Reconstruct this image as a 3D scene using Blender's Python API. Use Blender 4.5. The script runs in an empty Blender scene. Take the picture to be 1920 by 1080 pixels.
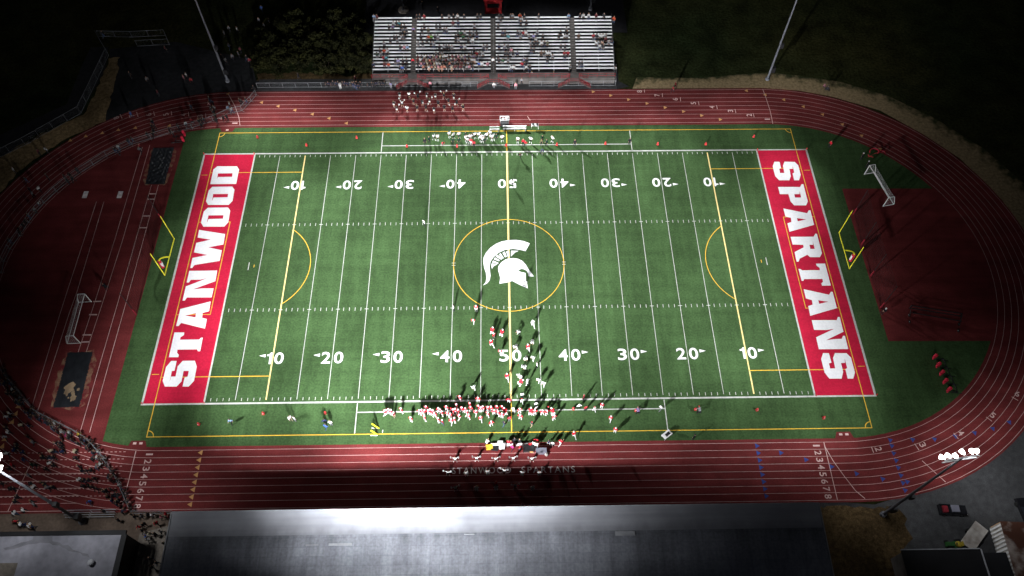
import bpy, bmesh, math, random
import numpy as np
from mathutils import Vector, Matrix
from mathutils.geometry import tessellate_polygon
random.seed(7)
S = bpy.context.scene
COL = S.collection
R = math.radians

# ------------------------------------------------------------------ camera
CAM = (-1.38486, -73.10116, 109.33435)
CROT = (0.558742632, -0.00672641389, -0.0161037823)
FPX = 1485.16123
cd = bpy.data.cameras.new('camera')
cam = bpy.data.objects.new('camera', cd)
COL.objects.link(cam)
cam.location = CAM
cam.rotation_euler = CROT
cd.sensor_width = 36.0
cd.lens = FPX / 1920 * 36.0
cd.clip_start = 0.5
cd.clip_end = 2000
S.camera = cam

# ------------------------------------------------------------------ world, moonlight, exposure
w = bpy.data.worlds.new('World')
S.world = w
w.use_nodes = True
nt = w.node_tree
bg = nt.nodes['Background']
sky = nt.nodes.new('ShaderNodeTexSky')
sky.sky_type = 'NISHITA'
sky.sun_disc = False
sky.sun_elevation = R(-2.5)
sky.sun_rotation = R(200)
nt.links.new(sky.outputs[0], bg.inputs[0])
bg.inputs[1].default_value = 0.12
S.view_settings.view_transform = 'Standard'
S.view_settings.look = 'None'
S.view_settings.exposure = 0.0
S.view_settings.gamma = 1.0
S.view_settings.use_curve_mapping = False
S.cycles.max_bounces = 4
S.cycles.use_denoising = True

# ------------------------------------------------------------------ helpers
CR = Matrix.LocRotScale(Vector((0, 0, 0)), __import__('mathutils').Euler(CROT), None).to_3x3()
def P(px, py, z=0.0):
    """ground (or height z) point seen at a photograph pixel"""
    d = CR @ Vector(((px - 960) / FPX, -(py - 540) / FPX, -1))
    t = (z - CAM[2]) / d.z
    return Vector((CAM[0] + t * d.x, CAM[1] + t * d.y, z))

def setp(o, label=None, cat=None, group=None, kind=None):
    if label: o['label'] = label
    if cat: o['category'] = cat
    if group: o['group'] = group
    if kind: o['kind'] = kind
    return o

def empty(name, loc, rz=0.0, label=None, cat=None, group=None):
    o = bpy.data.objects.new(name, None)
    COL.objects.link(o)
    o.location = loc
    o.rotation_euler = (0, 0, rz)
    o.empty_display_size = 0.2
    return setp(o, label, cat, group)

def link(name, me, parent=None, loc=None):
    o = bpy.data.objects.new(name, me)
    COL.objects.link(o)
    if parent is not None: o.parent = parent
    if loc is not None: o.location = loc
    return o

def copy_tree(o, parent=None):
    c = o.copy()
    COL.objects.link(c)
    c.parent = parent
    for ch in list(o.children): copy_tree(ch, c)
    return c

class MB:
    """collects shapes for one mesh"""
    def __init__(s): s.v = []; s.f = []; s.m = []
    def add(s, vs, fs, m=0):
        b = len(s.v)
        s.v += [tuple(v) for v in vs]
        s.f += [tuple(b + i for i in f) for f in fs]
        s.m += [m] * len(fs)
    def box(s, c, d, m=0, rz=0.0, taper=1.0):
        x, y, z = d[0] / 2, d[1] / 2, d[2] / 2
        vs = []
        for sz in (-1, 1):
            k = taper if sz > 0 else 1.0
            for sx, sy in ((-1, -1), (1, -1), (1, 1), (-1, 1)):
                X, Y = sx * x * k, sy * y * k
                vs.append((c[0] + X * math.cos(rz) - Y * math.sin(rz), c[1] + X * math.sin(rz) + Y * math.cos(rz), c[2] + sz * z))
        s.add(vs, [(3, 2, 1, 0), (4, 5, 6, 7), (0, 1, 5, 4), (1, 2, 6, 5), (2, 3, 7, 6), (3, 0, 4, 7)], m)
    def tube(s, a, b, ra, rb=None, n=8, m=0, caps=True):
        a = Vector(a); b = Vector(b)
        rb = ra if rb is None else rb
        d = (b - a)
        if d.length < 1e-6: return
        q = d.to_track_quat('Z', 'Y')
        vs = []
        for p, r in ((a, ra), (b, rb)):
            for i in range(n):
                t = 2 * math.pi * i / n
                vs.append(p + q @ Vector((r * math.cos(t), r * math.sin(t), 0)))
        fs = [(i, (i + 1) % n, n + (i + 1) % n, n + i) for i in range(n)]
        if caps: fs += [tuple(range(n - 1, -1, -1)), tuple(range(n, 2 * n))]
        s.add(vs, fs, m)
    def path(s, pts, r, n=8, m=0):
        for i in range(len(pts) - 1):
            e = (Vector(pts[i + 1]) - Vector(pts[i])).normalized() * r * 0.3
            s.tube(Vector(pts[i]) - e, Vector(pts[i + 1]) + e, r, r, n, m)
    def ball(s, c, r, m=0, nu=10, nv=6):
        rx, ry, rz = (r, r, r) if not hasattr(r, '__len__') else r
        vs = [(c[0], c[1], c[2] - rz)]
        for j in range(1, nv):
            t = -math.pi / 2 + math.pi * j / nv
            for i in range(nu):
                a = 2 * math.pi * i / nu
                vs.append((c[0] + rx * math.cos(t) * math.cos(a), c[1] + ry * math.cos(t) * math.sin(a), c[2] + rz * math.sin(t)))
        vs.append((c[0], c[1], c[2] + rz))
        fs = [(0, 1 + (i + 1) % nu, 1 + i) for i in range(nu)]
        for j in range(nv - 2):
            for i in range(nu):
                a = 1 + j * nu + i; b = 1 + j * nu + (i + 1) % nu
                fs.append((a, b, b + nu, a + nu))
        L = len(vs) - 1
        o = 1 + (nv - 2) * nu
        fs += [(L, o + i, o + (i + 1) % nu) for i in range(nu)]
        s.add(vs, fs, m)
    def flat(s, rings, z=0.0, m=0):
        """flat polygon with holes"""
        vr = [[Vector((p[0], p[1], 0)) for p in r] for r in rings]
        tris = tessellate_polygon(vr)
        vs = [(v.x, v.y, z) for r in vr for v in r]
        fs = []
        for t in tris:
            a, b, c = (Vector(vs[i]) for i in t)
            cr = (b - a).cross(c - a).z
            if abs(cr) < 1e-9: continue
            fs.append(t if cr > 0 else (t[0], t[2], t[1]))
        s.add(vs, fs, m)
    def strip(s, pts, wd, z=0.0, m=0, closed=False):
        """flat ribbon of width wd along a polyline, mitred"""
        n = len(pts); L = []; Rr = []
        for i in range(n):
            p = Vector(pts[i][:2])
            a = Vector(pts[(i - 1) % n][:2]) if (closed or i > 0) else None
            b = Vector(pts[(i + 1) % n][:2]) if (closed or i < n - 1) else None
            d1 = (p - a).normalized() if a is not None else None
            d2 = (b - p).normalized() if b is not None else None
            if d1 is None: d1 = d2
            if d2 is None: d2 = d1
            n1 = Vector((-d1.y, d1.x)); n2 = Vector((-d2.y, d2.x))
            mm = (n1 + n2)
            mm = mm.normalized() if mm.length > 1e-6 else n1
            k = (wd / 2) / max(0.4, mm.dot(n1))
            L.append((p.x + mm.x * k, p.y + mm.y * k, z)); Rr.append((p.x - mm.x * k, p.y - mm.y * k, z))
        fs = []
        for i in range(n if closed else n - 1):
            j = (i + 1) % n
            fs.append((n + i, n + j, j, i))
        s.add(L + Rr, fs, m)
    def rect(s, x0, y0, x1, y1, z=0.0, m=0):
        s.add([(x0, y0, z), (x1, y0, z), (x1, y1, z), (x0, y1, z)], [(0, 1, 2, 3)], m)
    def mesh(s, name, mats, smooth=False):
        me = bpy.data.meshes.new(name)
        me.from_pydata(s.v, [], s.f)
        for k in (mats if isinstance(mats, (list, tuple)) else [mats]): me.materials.append(k)
        me.polygons.foreach_set('material_index', s.m)
        if smooth: me.polygons.foreach_set('use_smooth', [True] * len(s.f))
        me.update()
        return me
    def build(s, name, mats, parent=None, loc=None, smooth=False):
        return link(name, s.mesh(name, mats, smooth), parent, loc)

# ------------------------------------------------------------------ materials
MAT = {}
def mat(name, c, rough=0.8, c2=None, scale=1.0, detail=4.0, spec=0.3, metal=0.0, emit=None, es=0.0, lo=0.35, hi=0.65, stretch=None, bump=0.0, tint=False):
    m = bpy.data.materials.new(name)
    m.use_nodes = True
    t = m.node_tree; N = t.nodes; Lk = t.links
    b = N['Principled BSDF']
    b.inputs['Roughness'].default_value = rough
    b.inputs['Specular IOR Level'].default_value = spec
    b.inputs['Metallic'].default_value = metal
    base = None
    if tint:
        oi = N.new('ShaderNodeObjectInfo')
        base = oi.outputs['Color']
    c2 = c2 if c2 is not None else tuple(x * 0.8 for x in c[:3])
    tc = N.new('ShaderNodeTexCoord')
    src = tc.outputs['Object']
    if stretch:
        mp = N.new('ShaderNodeMapping')
        mp.inputs['Scale'].default_value = stretch
        Lk.new(src, mp.inputs[0]); src = mp.outputs[0]
    nz = N.new('ShaderNodeTexNoise')
    nz.inputs['Scale'].default_value = scale
    nz.inputs['Detail'].default_value = detail
    Lk.new(src, nz.inputs['Vector'])
    cr = N.new('ShaderNodeValToRGB')
    cr.color_ramp.elements[0].position = lo
    cr.color_ramp.elements[1].position = hi
    if tint:
        cr.color_ramp.elements[0].color = (0.78, 0.78, 0.78, 1)
        cr.color_ramp.elements[1].color = (1, 1, 1, 1)
        mx = N.new('ShaderNodeMix'); mx.data_type = 'RGBA'; mx.blend_type = 'MULTIPLY'
        mx.inputs['Factor'].default_value = 1.0
        Lk.new(base, mx.inputs['A']); Lk.new(cr.outputs[0], mx.inputs['B'])
        Lk.new(mx.outputs['Result'], b.inputs['Base Color'])
    else:
        cr.color_ramp.elements[0].color = (*c2[:3], 1)
        cr.color_ramp.elements[1].color = (*c[:3], 1)
        Lk.new(cr.outputs[0], b.inputs['Base Color'])
    Lk.new(nz.outputs['Fac'], cr.inputs[0])
    if bump:
        bp = N.new('ShaderNodeBump'); bp.inputs['Strength'].default_value = bump
        Lk.new(nz.outputs['Fac'], bp.inputs['Height']); Lk.new(bp.outputs[0], b.inputs['Normal'])
    if emit:
        b.inputs['Emission Color'].default_value = (*emit, 1)
        b.inputs['Emission Strength'].default_value = es
    MAT[name] = m
    return m

def layered(name, base, layers, rough=0.9, spec=0.15, bump=None, rolls=None):
    """base colour multiplied by several noise layers: (scale, lo_mul, hi_mul, stretch, detail)"""
    m = bpy.data.materials.new(name); m.use_nodes = True
    t = m.node_tree; N = t.nodes; Lk = t.links; b = N['Principled BSDF']
    b.inputs['Roughness'].default_value = rough
    b.inputs['Specular IOR Level'].default_value = spec
    tc = N.new('ShaderNodeTexCoord')
    rgb = N.new('ShaderNodeRGB'); rgb.outputs[0].default_value = (*base, 1)
    cur = rgb.outputs[0]
    for sc, a, bb, st, det in layers:
        mp = N.new('ShaderNodeMapping'); mp.inputs['Scale'].default_value = st
        Lk.new(tc.outputs['Object'], mp.inputs[0])
        nz = N.new('ShaderNodeTexNoise'); nz.inputs['Scale'].default_value = sc; nz.inputs['Detail'].default_value = det
        Lk.new(mp.outputs[0], nz.inputs['Vector'])
        cr = N.new('ShaderNodeValToRGB')
        cr.color_ramp.elements[0].position = 0.32; cr.color_ramp.elements[1].position = 0.68
        aa = a if hasattr(a, '__len__') else (a, a, a); b2 = bb if hasattr(bb, '__len__') else (bb, bb, bb)
        cr.color_ramp.elements[0].color = (*aa, 1); cr.color_ramp.elements[1].color = (*b2, 1)
        Lk.new(nz.outputs['Fac'], cr.inputs[0])
        mx = N.new('ShaderNodeMix'); mx.data_type = 'RGBA'; mx.blend_type = 'MULTIPLY'; mx.inputs['Factor'].default_value = 1
        Lk.new(cur, mx.inputs['A']); Lk.new(cr.outputs[0], mx.inputs['B'])
        cur = mx.outputs['Result']
        if bump and sc == bump[0]:
            bp = N.new('ShaderNodeBump'); bp.inputs['Strength'].default_value = bump[1]; bp.inputs['Distance'].default_value = bump[2]
            Lk.new(nz.outputs['Fac'], bp.inputs['Height']); Lk.new(bp.outputs[0], b.inputs['Normal'])
    if rolls:                                   # seams of the turf rolls and their alternating nap
        sx = N.new('ShaderNodeSeparateXYZ'); Lk.new(tc.outputs['Object'], sx.inputs[0])
        def mth(op, a, v=None):
            n = N.new('ShaderNodeMath'); n.operation = op; Lk.new(a, n.inputs[0])
            if v is not None: n.inputs[1].default_value = v
            return n.outputs[0]
        t1 = mth('PINGPONG', mth('ADD', sx.outputs['X'], 500 * rolls), rolls)
        t2 = mth('FLOORED_MODULO', mth('FLOOR', mth('DIVIDE', mth('ADD', sx.outputs['X'], 500 * rolls), rolls)), 2.0)
        f2 = mth('ADD', mth('MULTIPLY', t2, 0.10), 0.95)
        mx = N.new('ShaderNodeMix'); mx.data_type = 'RGBA'; mx.blend_type = 'MULTIPLY'; mx.inputs['Factor'].default_value = 1
        cb = N.new('ShaderNodeCombineXYZ')
        for k in range(3): Lk.new(f2, cb.inputs[k])
        Lk.new(cur, mx.inputs['A']); Lk.new(cb.outputs[0], mx.inputs['B']); cur = mx.outputs['Result']
    Lk.new(cur, b.inputs['Base Color'])
    MAT[name] = m
    return m

ONE = (1, 1, 1)
layered('turf', (0.0415, 0.080, 0.0290), [(0.10, 0.84, 1.13, ONE, 4), (0.35, 0.92, 1.08, (1, 0.5, 1), 4), (1.2, 0.90, 1.10, (1, 0.35, 1), 4), (3.5, 0.80, 1.22, ONE, 3), (0.8, 0.90, 1.10, (0.06, 1, 1), 2), (0.7, 0.90, 1.10, (1, 0.04, 1), 2)], 0.95, 0.06, (3.5, 0.25, 0.02), 4.572)
layered('red turf', (0.46, 0.012, 0.042), [(0.25, 0.88, 1.08, ONE, 3), (3.0, 0.86, 1.12, ONE, 3), (0.8, 0.93, 1.06, (0.06, 1, 1), 2)], 0.95, 0.1)
layered('white paint', (0.80, 0.80, 0.80), [(2.5, 0.86, 1.04, ONE, 4), (0.5, 0.93, 1.03, (1, 0.1, 1), 2)], 0.9, 0.1)
layered('line paint', (0.52, 0.53, 0.50), [(2.5, 0.80, 1.08, ONE, 4), (0.5, 0.88, 1.05, (1, 0.1, 1), 2)], 0.9, 0.1)
layered('letter paint', (0.80, 0.80, 0.82), [(3.0, 0.93, 1.03, ONE, 4), (0.6, 0.96, 1.02, ONE, 2)], 0.95, 0.1)
layered('yellow paint', (0.76, 0.46, 0.05), [(2.5, 0.85, 1.05, ONE, 3)], 0.9, 0.1)
layered('pale yellow paint', (0.80, 0.62, 0.26), [(2.5, 0.88, 1.05, ONE, 3)], 0.9, 0.1)
layered('track rubber', (0.158, 0.0285, 0.0290), [(0.06, 0.78, 1.16, ONE, 5), (0.6, 0.78, 1.12, (0.10, 1, 1), 5), (5.0, 0.85, 1.15, ONE, 4), (0.35, 0.82, 1.10, ONE, 6)], 0.85, 0.06)
layered('lane paint', (0.66, 0.46, 0.44), [(1.5, 0.78, 1.08, ONE, 3)], 0.85, 0.1)
layered('faded paint', (0.82, 0.76, 0.76), [(2.0, 0.7, 1.1, ONE, 4)], 0.85, 0.1)
layered('orange paint', (0.62, 0.33, 0.13), [(2.0, 0.85, 1.08, ONE, 3)], 0.85, 0.1)
layered('blue paint', (0.045, 0.075, 0.28), [(2.0, 0.75, 1.1, ONE, 3)], 0.85, 0.1)
layered('wild grass', (0.018, 0.024, 0.010), [(0.03, (0.8, 0.9, 0.8), (1.5, 1.1, 0.9), ONE, 4), (0.25, 0.55, 1.35, ONE, 5), (2.0, 0.6, 1.4, ONE, 4)], 0.95, 0.05, (2.0, 0.8, 0.15))
layered('straw', (0.26, 0.20, 0.115), [(0.15, (0.55, 0.62, 0.55), (1.15, 1.1, 1.0), ONE, 5), (1.6, 0.6, 1.35, (0.5, 1, 1), 5), (5.0, 0.7, 1.3, ONE, 3)], 0.95, 0.05, (1.6, 0.6, 0.08))
layered('brown grass', (0.095, 0.063, 0.030), [(0.12, 0.5, 1.3, ONE, 5), (1.6, 0.6, 1.35, ONE, 5), (5.0, 0.7, 1.3, ONE, 3)], 0.95, 0.05, (1.6, 0.6, 0.08))
layered('dry straw', (0.25, 0.175, 0.09), [(0.12, 0.5, 1.3, ONE, 5), (1.6, 0.6, 1.35, ONE, 5), (5.0, 0.7, 1.3, ONE, 3)], 0.95, 0.05, (1.6, 0.6, 0.08))
layered('asphalt', (0.052, 0.053, 0.056), [(0.10, 0.7, 1.25, ONE, 5), (1.2, 0.8, 1.2, ONE, 5), (8.0, 0.8, 1.2, ONE, 3)], 0.9, 0.2)
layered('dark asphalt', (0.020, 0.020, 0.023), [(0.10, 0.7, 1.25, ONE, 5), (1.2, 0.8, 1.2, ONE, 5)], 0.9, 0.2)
layered('concrete', (0.20, 0.175, 0.15), [(0.3, 0.6, 1.15, ONE, 6), (2.5, 0.8, 1.15, ONE, 4)], 0.9, 0.15)
layered('brown concrete', (0.135, 0.10, 0.078), [(0.3, 0.55, 1.15, ONE, 6), (2.5, 0.8, 1.15, ONE, 4)], 0.9, 0.15)
layered('sand', (0.28, 0.20, 0.125), [(0.5, 0.6, 1.2, ONE, 5)], 0.95, 0.05)
layered('black tarp', (0.018, 0.020, 0.024), [(0.8, 0.7, 1.3, ONE, 4)], 0.42, 0.45)
layered('foliage', (0.027, 0.031, 0.010), [(0.6, (0.5, 0.5, 0.5), (1.5, 1.35, 1.1), ONE, 4), (0.15, 0.5, 1.3, ONE, 3)], 0.8, 0.15)
layered('bark', (0.06, 0.045, 0.035), [(4.0, 0.7, 1.2, ONE, 3)], 0.9, 0.1)
layered('aluminium', (0.80, 0.80, 0.82), [(1.5, 0.85, 1.05, (0.2, 3, 1), 3)], 0.55, 0.4)
layered('pole steel', (0.13, 0.135, 0.155), [(1.5, 0.8, 1.1, ONE, 3)], 0.6, 0.3)
layered('apron', (0.030, 0.031, 0.034), [(0.10, 0.6, 1.3, ONE, 5), (1.2, 0.8, 1.2, ONE, 5)], 0.95, 0.05)
layered('roof stain', (0.185, 0.185, 0.21), [(0.6, 0.7, 1.25, ONE, 5)], 0.8, 0.2)
layered('dim pad', (0.20, 0.015, 0.025), [(2.0, 0.85, 1.1, ONE, 3)], 0.7, 0.2)
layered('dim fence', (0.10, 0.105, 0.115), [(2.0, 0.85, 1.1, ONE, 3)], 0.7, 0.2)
layered('fence grey', (0.20, 0.205, 0.22), [(2.0, 0.85, 1.1, ONE, 3)], 0.6, 0.3)
layered('rail red', (0.24, 0.016, 0.022), [(1.5, 0.85, 1.1, ONE, 3)], 0.6, 0.3)
layered('galvanised', (0.40, 0.41, 0.44), [(1.5, 0.8, 1.1, ONE, 3)], 0.5, 0.4)
layered('dark board', (0.012, 0.012, 0.014), [(1.5, 0.8, 1.2, ONE, 3)], 0.8, 0.2)
layered('step grey', (0.105, 0.095, 0.09), [(0.8, 0.7, 1.2, ONE, 3)], 0.8, 0.2)
layered('red enamel', (0.42, 0.022, 0.03), [(1.5, 0.85, 1.1, ONE, 3)], 0.5, 0.4)
layered('booth red', (0.46, 0.02, 0.025), [(0.8, 0.85, 1.1, ONE, 4)], 0.6, 0.3)
layered('white enamel', (0.78, 0.78, 0.78), [(1.5, 0.92, 1.03, ONE, 3)], 0.45, 0.4)
layered('goal yellow', (0.72, 0.70, 0.03), [(1.5, 0.92, 1.03, ONE, 3)], 0.45, 0.4)
layered('pad red', (0.55, 0.02, 0.05), [(2.0, 0.85, 1.1, ONE, 3)], 0.6, 0.3)
layered('black steel', (0.014, 0.014, 0.016), [(2.0, 0.8, 1.2, ONE, 3)], 0.5, 0.4)
layered('roof sheet', (0.31, 0.325, 0.37), [(0.5, 0.80, 1.12, (1, 0.10, 1), 5), (0.12, 0.72, 1.2, ONE, 6), (2.5, 0.86, 1.10, (1, 0.08, 1), 4), (3.0, 0.84, 1.14, ONE, 5)], 0.55, 0.3)
def roof_weathering(m):
    """panel laps and the dirt that hangs below the front band"""
    N = m.node_tree.nodes; Lk = m.node_tree.links; b = N['Principled BSDF']
    src = b.inputs['Base Color'].links[0].from_socket
    tc = N.new('ShaderNodeTexCoord'); sx = N.new('ShaderNodeSeparateXYZ'); Lk.new(tc.outputs['Object'], sx.inputs[0])
    mp = N.new('ShaderNodeMapping'); mp.inputs['Scale'].default_value = (0.9, 0.06, 1); Lk.new(tc.outputs['Object'], mp.inputs[0])
    nz = N.new('ShaderNodeTexNoise'); nz.inputs['Scale'].default_value = 1.0; nz.inputs['Detail'].default_value = 7; Lk.new(mp.outputs[0], nz.inputs['Vector'])
    mr = N.new('ShaderNodeMapRange'); mr.interpolation_type = 'SMOOTHSTEP'
    for i, v in enumerate((-5.6, -3.0, 0.0, 1.0)): mr.inputs[i + 1].default_value = v
    Lk.new(sx.outputs['Y'], mr.inputs[0])
    mu = N.new('ShaderNodeMath'); mu.operation = 'MULTIPLY'; Lk.new(mr.outputs[0], mu.inputs[0]); Lk.new(nz.outputs['Fac'], mu.inputs[1])
    d = N.new('ShaderNodeMath'); d.operation = 'MULTIPLY_ADD'; Lk.new(mu.outputs[0], d.inputs[0]); d.inputs[1].default_value = -0.62; d.inputs[2].default_value = 1.0
    bk = N.new('ShaderNodeTexBrick'); Lk.new(tc.outputs['Object'], bk.inputs['Vector'])
    bk.inputs['Scale'].default_value = 1.0; bk.inputs['Brick Width'].default_value = 2.4; bk.inputs['Row Height'].default_value = 1.15; bk.inputs['Mortar Size'].default_value = 0.035
    bk.inputs['Color1'].default_value = (1, 1, 1, 1); bk.inputs['Color2'].default_value = (0.90, 0.90, 0.91, 1); bk.inputs['Mortar'].default_value = (0.80, 0.80, 0.82, 1)
    cb = N.new('ShaderNodeCombineXYZ')
    for k in range(3): Lk.new(d.outputs[0], cb.inputs[k])
    m1 = N.new('ShaderNodeMix'); m1.data_type = 'RGBA'; m1.blend_type = 'MULTIPLY'; m1.inputs['Factor'].default_value = 1
    m2 = N.new('ShaderNodeMix'); m2.data_type = 'RGBA'; m2.blend_type = 'MULTIPLY'; m2.inputs['Factor'].default_value = 1
    Lk.new(src, m1.inputs['A']); Lk.new(cb.outputs[0], m1.inputs['B']); Lk.new(m1.outputs['Result'], m2.inputs['A']); Lk.new(bk.outputs['Color'], m2.inputs['B'])
    Lk.new(m2.outputs['Result'], b.inputs['Base Color'])
roof_weathering(MAT['roof sheet'])
layered('roof band', (0.34, 0.35, 0.39), [(0.5, 0.88, 1.06, (0.1, 3, 1), 4), (0.3, 0.86, 1.08, ONE, 5)], 0.5, 0.35)
def band_weathering(m):
    """grime creeping up from the lower edge of the front band"""
    N = m.node_tree.nodes; Lk = m.node_tree.links; b = N['Principled BSDF']
    src = b.inputs['Base Color'].links[0].from_socket
    tc = N.new('ShaderNodeTexCoord'); sx = N.new('ShaderNodeSeparateXYZ'); Lk.new(tc.outputs['Object'], sx.inputs[0])
    mp = N.new('ShaderNodeMapping'); mp.inputs['Scale'].default_value = (0.8, 0.25, 1); Lk.new(tc.outputs['Object'], mp.inputs[0])
    nz = N.new('ShaderNodeTexNoise'); nz.inputs['Scale'].default_value = 1.0; nz.inputs['Detail'].default_value = 6; Lk.new(mp.outputs[0], nz.inputs['Vector'])
    ad = N.new('ShaderNodeMath'); ad.operation = 'MULTIPLY_ADD'; Lk.new(nz.outputs['Fac'], ad.inputs[0]); ad.inputs[1].default_value = 2.2; Lk.new(sx.outputs['Y'], ad.inputs[2])
    mr = N.new('ShaderNodeMapRange'); mr.interpolation_type = 'SMOOTHSTEP'
    for i, v in enumerate((-2.2, -0.9, 0.74, 1.0)): mr.inputs[i + 1].default_value = v
    Lk.new(ad.outputs[0], mr.inputs[0])
    cb = N.new('ShaderNodeCombineXYZ')
    for k in range(3): Lk.new(mr.outputs[0], cb.inputs[k])
    m1 = N.new('ShaderNodeMix'); m1.data_type = 'RGBA'; m1.blend_type = 'MULTIPLY'; m1.inputs['Factor'].default_value = 1
    Lk.new(src, m1.inputs['A']); Lk.new(cb.outputs[0], m1.inputs['B']); Lk.new(m1.outputs['Result'], b.inputs['Base Color'])
band_weathering(MAT['roof band'])
layered('flat roof', (0.26, 0.26, 0.30), [(0.2, 0.72, 1.15, ONE, 6), (1.2, 0.85, 1.1, ONE, 4)], 0.8, 0.2)
layered('black roof', (0.011, 0.011, 0.013), [(0.3, 0.7, 1.3, ONE, 5)], 0.7, 0.3)
layered('weathered white', (0.52, 0.50, 0.47), [(0.8, (0.45, 0.4, 0.38), (1.1, 1.1, 1.1), ONE, 6)], 0.7, 0.2)
layered('car black', (0.01, 0.01, 0.012), [(1.0, 0.9, 1.1, ONE, 2)], 0.25, 0.5)
layered('car roof grey', (0.16, 0.16, 0.20), [(1.0, 0.9, 1.1, ONE, 2)], 0.35, 0.5)
layered('glass dark', (0.012, 0.014, 0.018), [(1.0, 0.9, 1.1, ONE, 2)], 0.1, 0.5)
layered('tyre', (0.012, 0.012, 0.012), [(3.0, 0.8, 1.2, ONE, 2)], 0.85, 0.2)
layered('tractor green', (0.02, 0.09, 0.02), [(2.0, 0.8, 1.2, ONE, 2)], 0.5, 0.4)
layered('dull yellow', (0.34, 0.26, 0.03), [(2.0, 0.8, 1.1, ONE, 3)], 0.6, 0.2)
layered('marker red', (0.55, 0.045, 0.045), [(3.0, 0.9, 1.1, ONE, 2)], 0.6, 0.3)
mat('lamp glow', (0.9, 0.9, 0.9), 0.5, emit=(1, 0.98, 0.95), es=6.0)
# people
mat('clothing', (1, 1, 1), 0.85, scale=6.0, tint=True, spec=0.15)
mat('shell', (1, 1, 1), 0.3, scale=2.0, tint=True, spec=0.5)
mat('hair', (1, 1, 1), 0.6, scale=30.0, tint=True, spec=0.3)
mat('rust roof', (0.36, 0.31, 0.28), 0.75, (0.085, 0.035, 0.022), 0.55, 7.0, 0.2, lo=0.46, hi=0.66)
mat('spilled sand', (0.27, 0.17, 0.105), 0.95, (0.150, 0.0245, 0.028), 0.9, 6.0, 0.05, lo=0.42, hi=0.66)
mat('skin', (0.38, 0.22, 0.155), 0.6, (0.33, 0.185, 0.125), 6.0)
mat('shoe', (0.05, 0.05, 0.05), 0.7, (0.03, 0.03, 0.03), 5.0)
mat('white shoe', (0.7, 0.7, 0.7), 0.7, (0.6, 0.6, 0.6), 5.0)
mat('dark', (0.012, 0.012, 0.014), 0.6, (0.01, 0.01, 0.012), 5.0)
for nm, c in dict(dark=(0.018, 0.018, 0.022), white=(0.75, 0.75, 0.75), jeans=(0.05, 0.075, 0.14), grey=(0.2, 0.2, 0.22), khaki=(0.28, 0.22, 0.15), green=(0.02, 0.06, 0.035), bare=(0.46, 0.27, 0.19)).items():
    mat('trousers ' + nm, c, 0.85, None, 8.0, spec=0.15)

# ------------------------------------------------------------------ floodlight masts
MASTS = {
 'HL': ((-58.9, -41.9), 22.9, 'tall floodlight mast with glowing lamps beside the crowded left corner of the track'),
 'HR': ((51.2, -42.4), 22.6, 'tall floodlight mast with glowing lamps standing in brown grass near the small black truck'),
 'H1': ((-18.0, -61.5), 24.0, 'floodlight mast standing behind the long grey grandstand roof'),
 'FL': ((-53.9, 43.1), 22.5, 'pale grey floodlight mast beside the shrubs left of the far bleachers'),
 'F1': ((-21.0, 63.6), 23.0, 'floodlight mast on a round concrete base behind the left end of the bleachers'),
 'F2': ((17.9, 63.6), 23.0, 'floodlight mast behind the right end of the bleachers'),
 'FR': ((51.1, 42.7), 22.5, 'pale grey floodlight mast on the dark grass right of the far bleachers'),
}
SPOTS = [('H1', 20, 45, 48, 0.1057), ('H1', 30, 45, 24, 0.2781), ('H1', -40, 25, 34, 0.125), ('HR', 30, -5, 48, 0.0419), ('HL', -60, -35, 60, 0.0048), ('H1', -20, -35, 34, 0.0128), ('HL', -30, 15, 24, 0.1807), ('H1', 10, -45, 16, 0.0186), ('F1', 20, 15, 16, 0.2841), ('HL', -50, -25, 34, 0.0022), ('H1', -20, -5, 24, 0.2196), ('H1', -40, -35, 16, 0.0072), ('HR', 30, -5, 24, 0.0674), ('HR', 70, -35, 60, 0.0063), ('F2', 10, 45, 48, 0.0151), ('HL', -30, -15, 24, 0.1192), ('H1', 30, 5, 24, 0.234), ('FL', -50, 25, 24, 0.0094), ('F1', -10, 45, 48, 0.0162), ('FL', -30, 5, 16, 0.1529), ('F1', 0, 15, 16, 0.2874), ('HL', -60, -25, 24, 0.0245), ('HL', -70, -45, 24, 0.0061), ('HL', -50, -45, 24, 0.0031), ('HR', 70, -35, 24, 0.0208), ('HL', -50, -5, 24, 0.0448), ('F1', -20, 15, 16, 0.2074), ('FL', -40, 25, 34, 0.0482), ('H1', 30, -35, 16, 0.0105), ('H1', -20, -25, 24, 0.0343), ('H1', 0, -45, 16, 0.0083), ('FR', 40, -5, 16, 0.087), ('FR', 40, 25, 34, 0.014), ('HL', -40, -35, 34, 0.0031), ('H1', 0, -5, 24, 0.1968), ('F2', 30, 15, 16, 0.0991), ('FR', 50, 15, 16, 0.0395), ('H1', -10, -45, 24, 0.0081), ('H1', -30, -25, 24, 0.0172), ('FL', -70, 25, 24, 0.0039), ('FL', -50, -5, 16, 0.0692), ('H1', 30, -25, 16, 0.014), ('HR', 50, -35, 34, 0.0034), ('FR', 60, 45, 48, 0.0027)]
POWER = 1.14
mast_obj = {}
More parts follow.
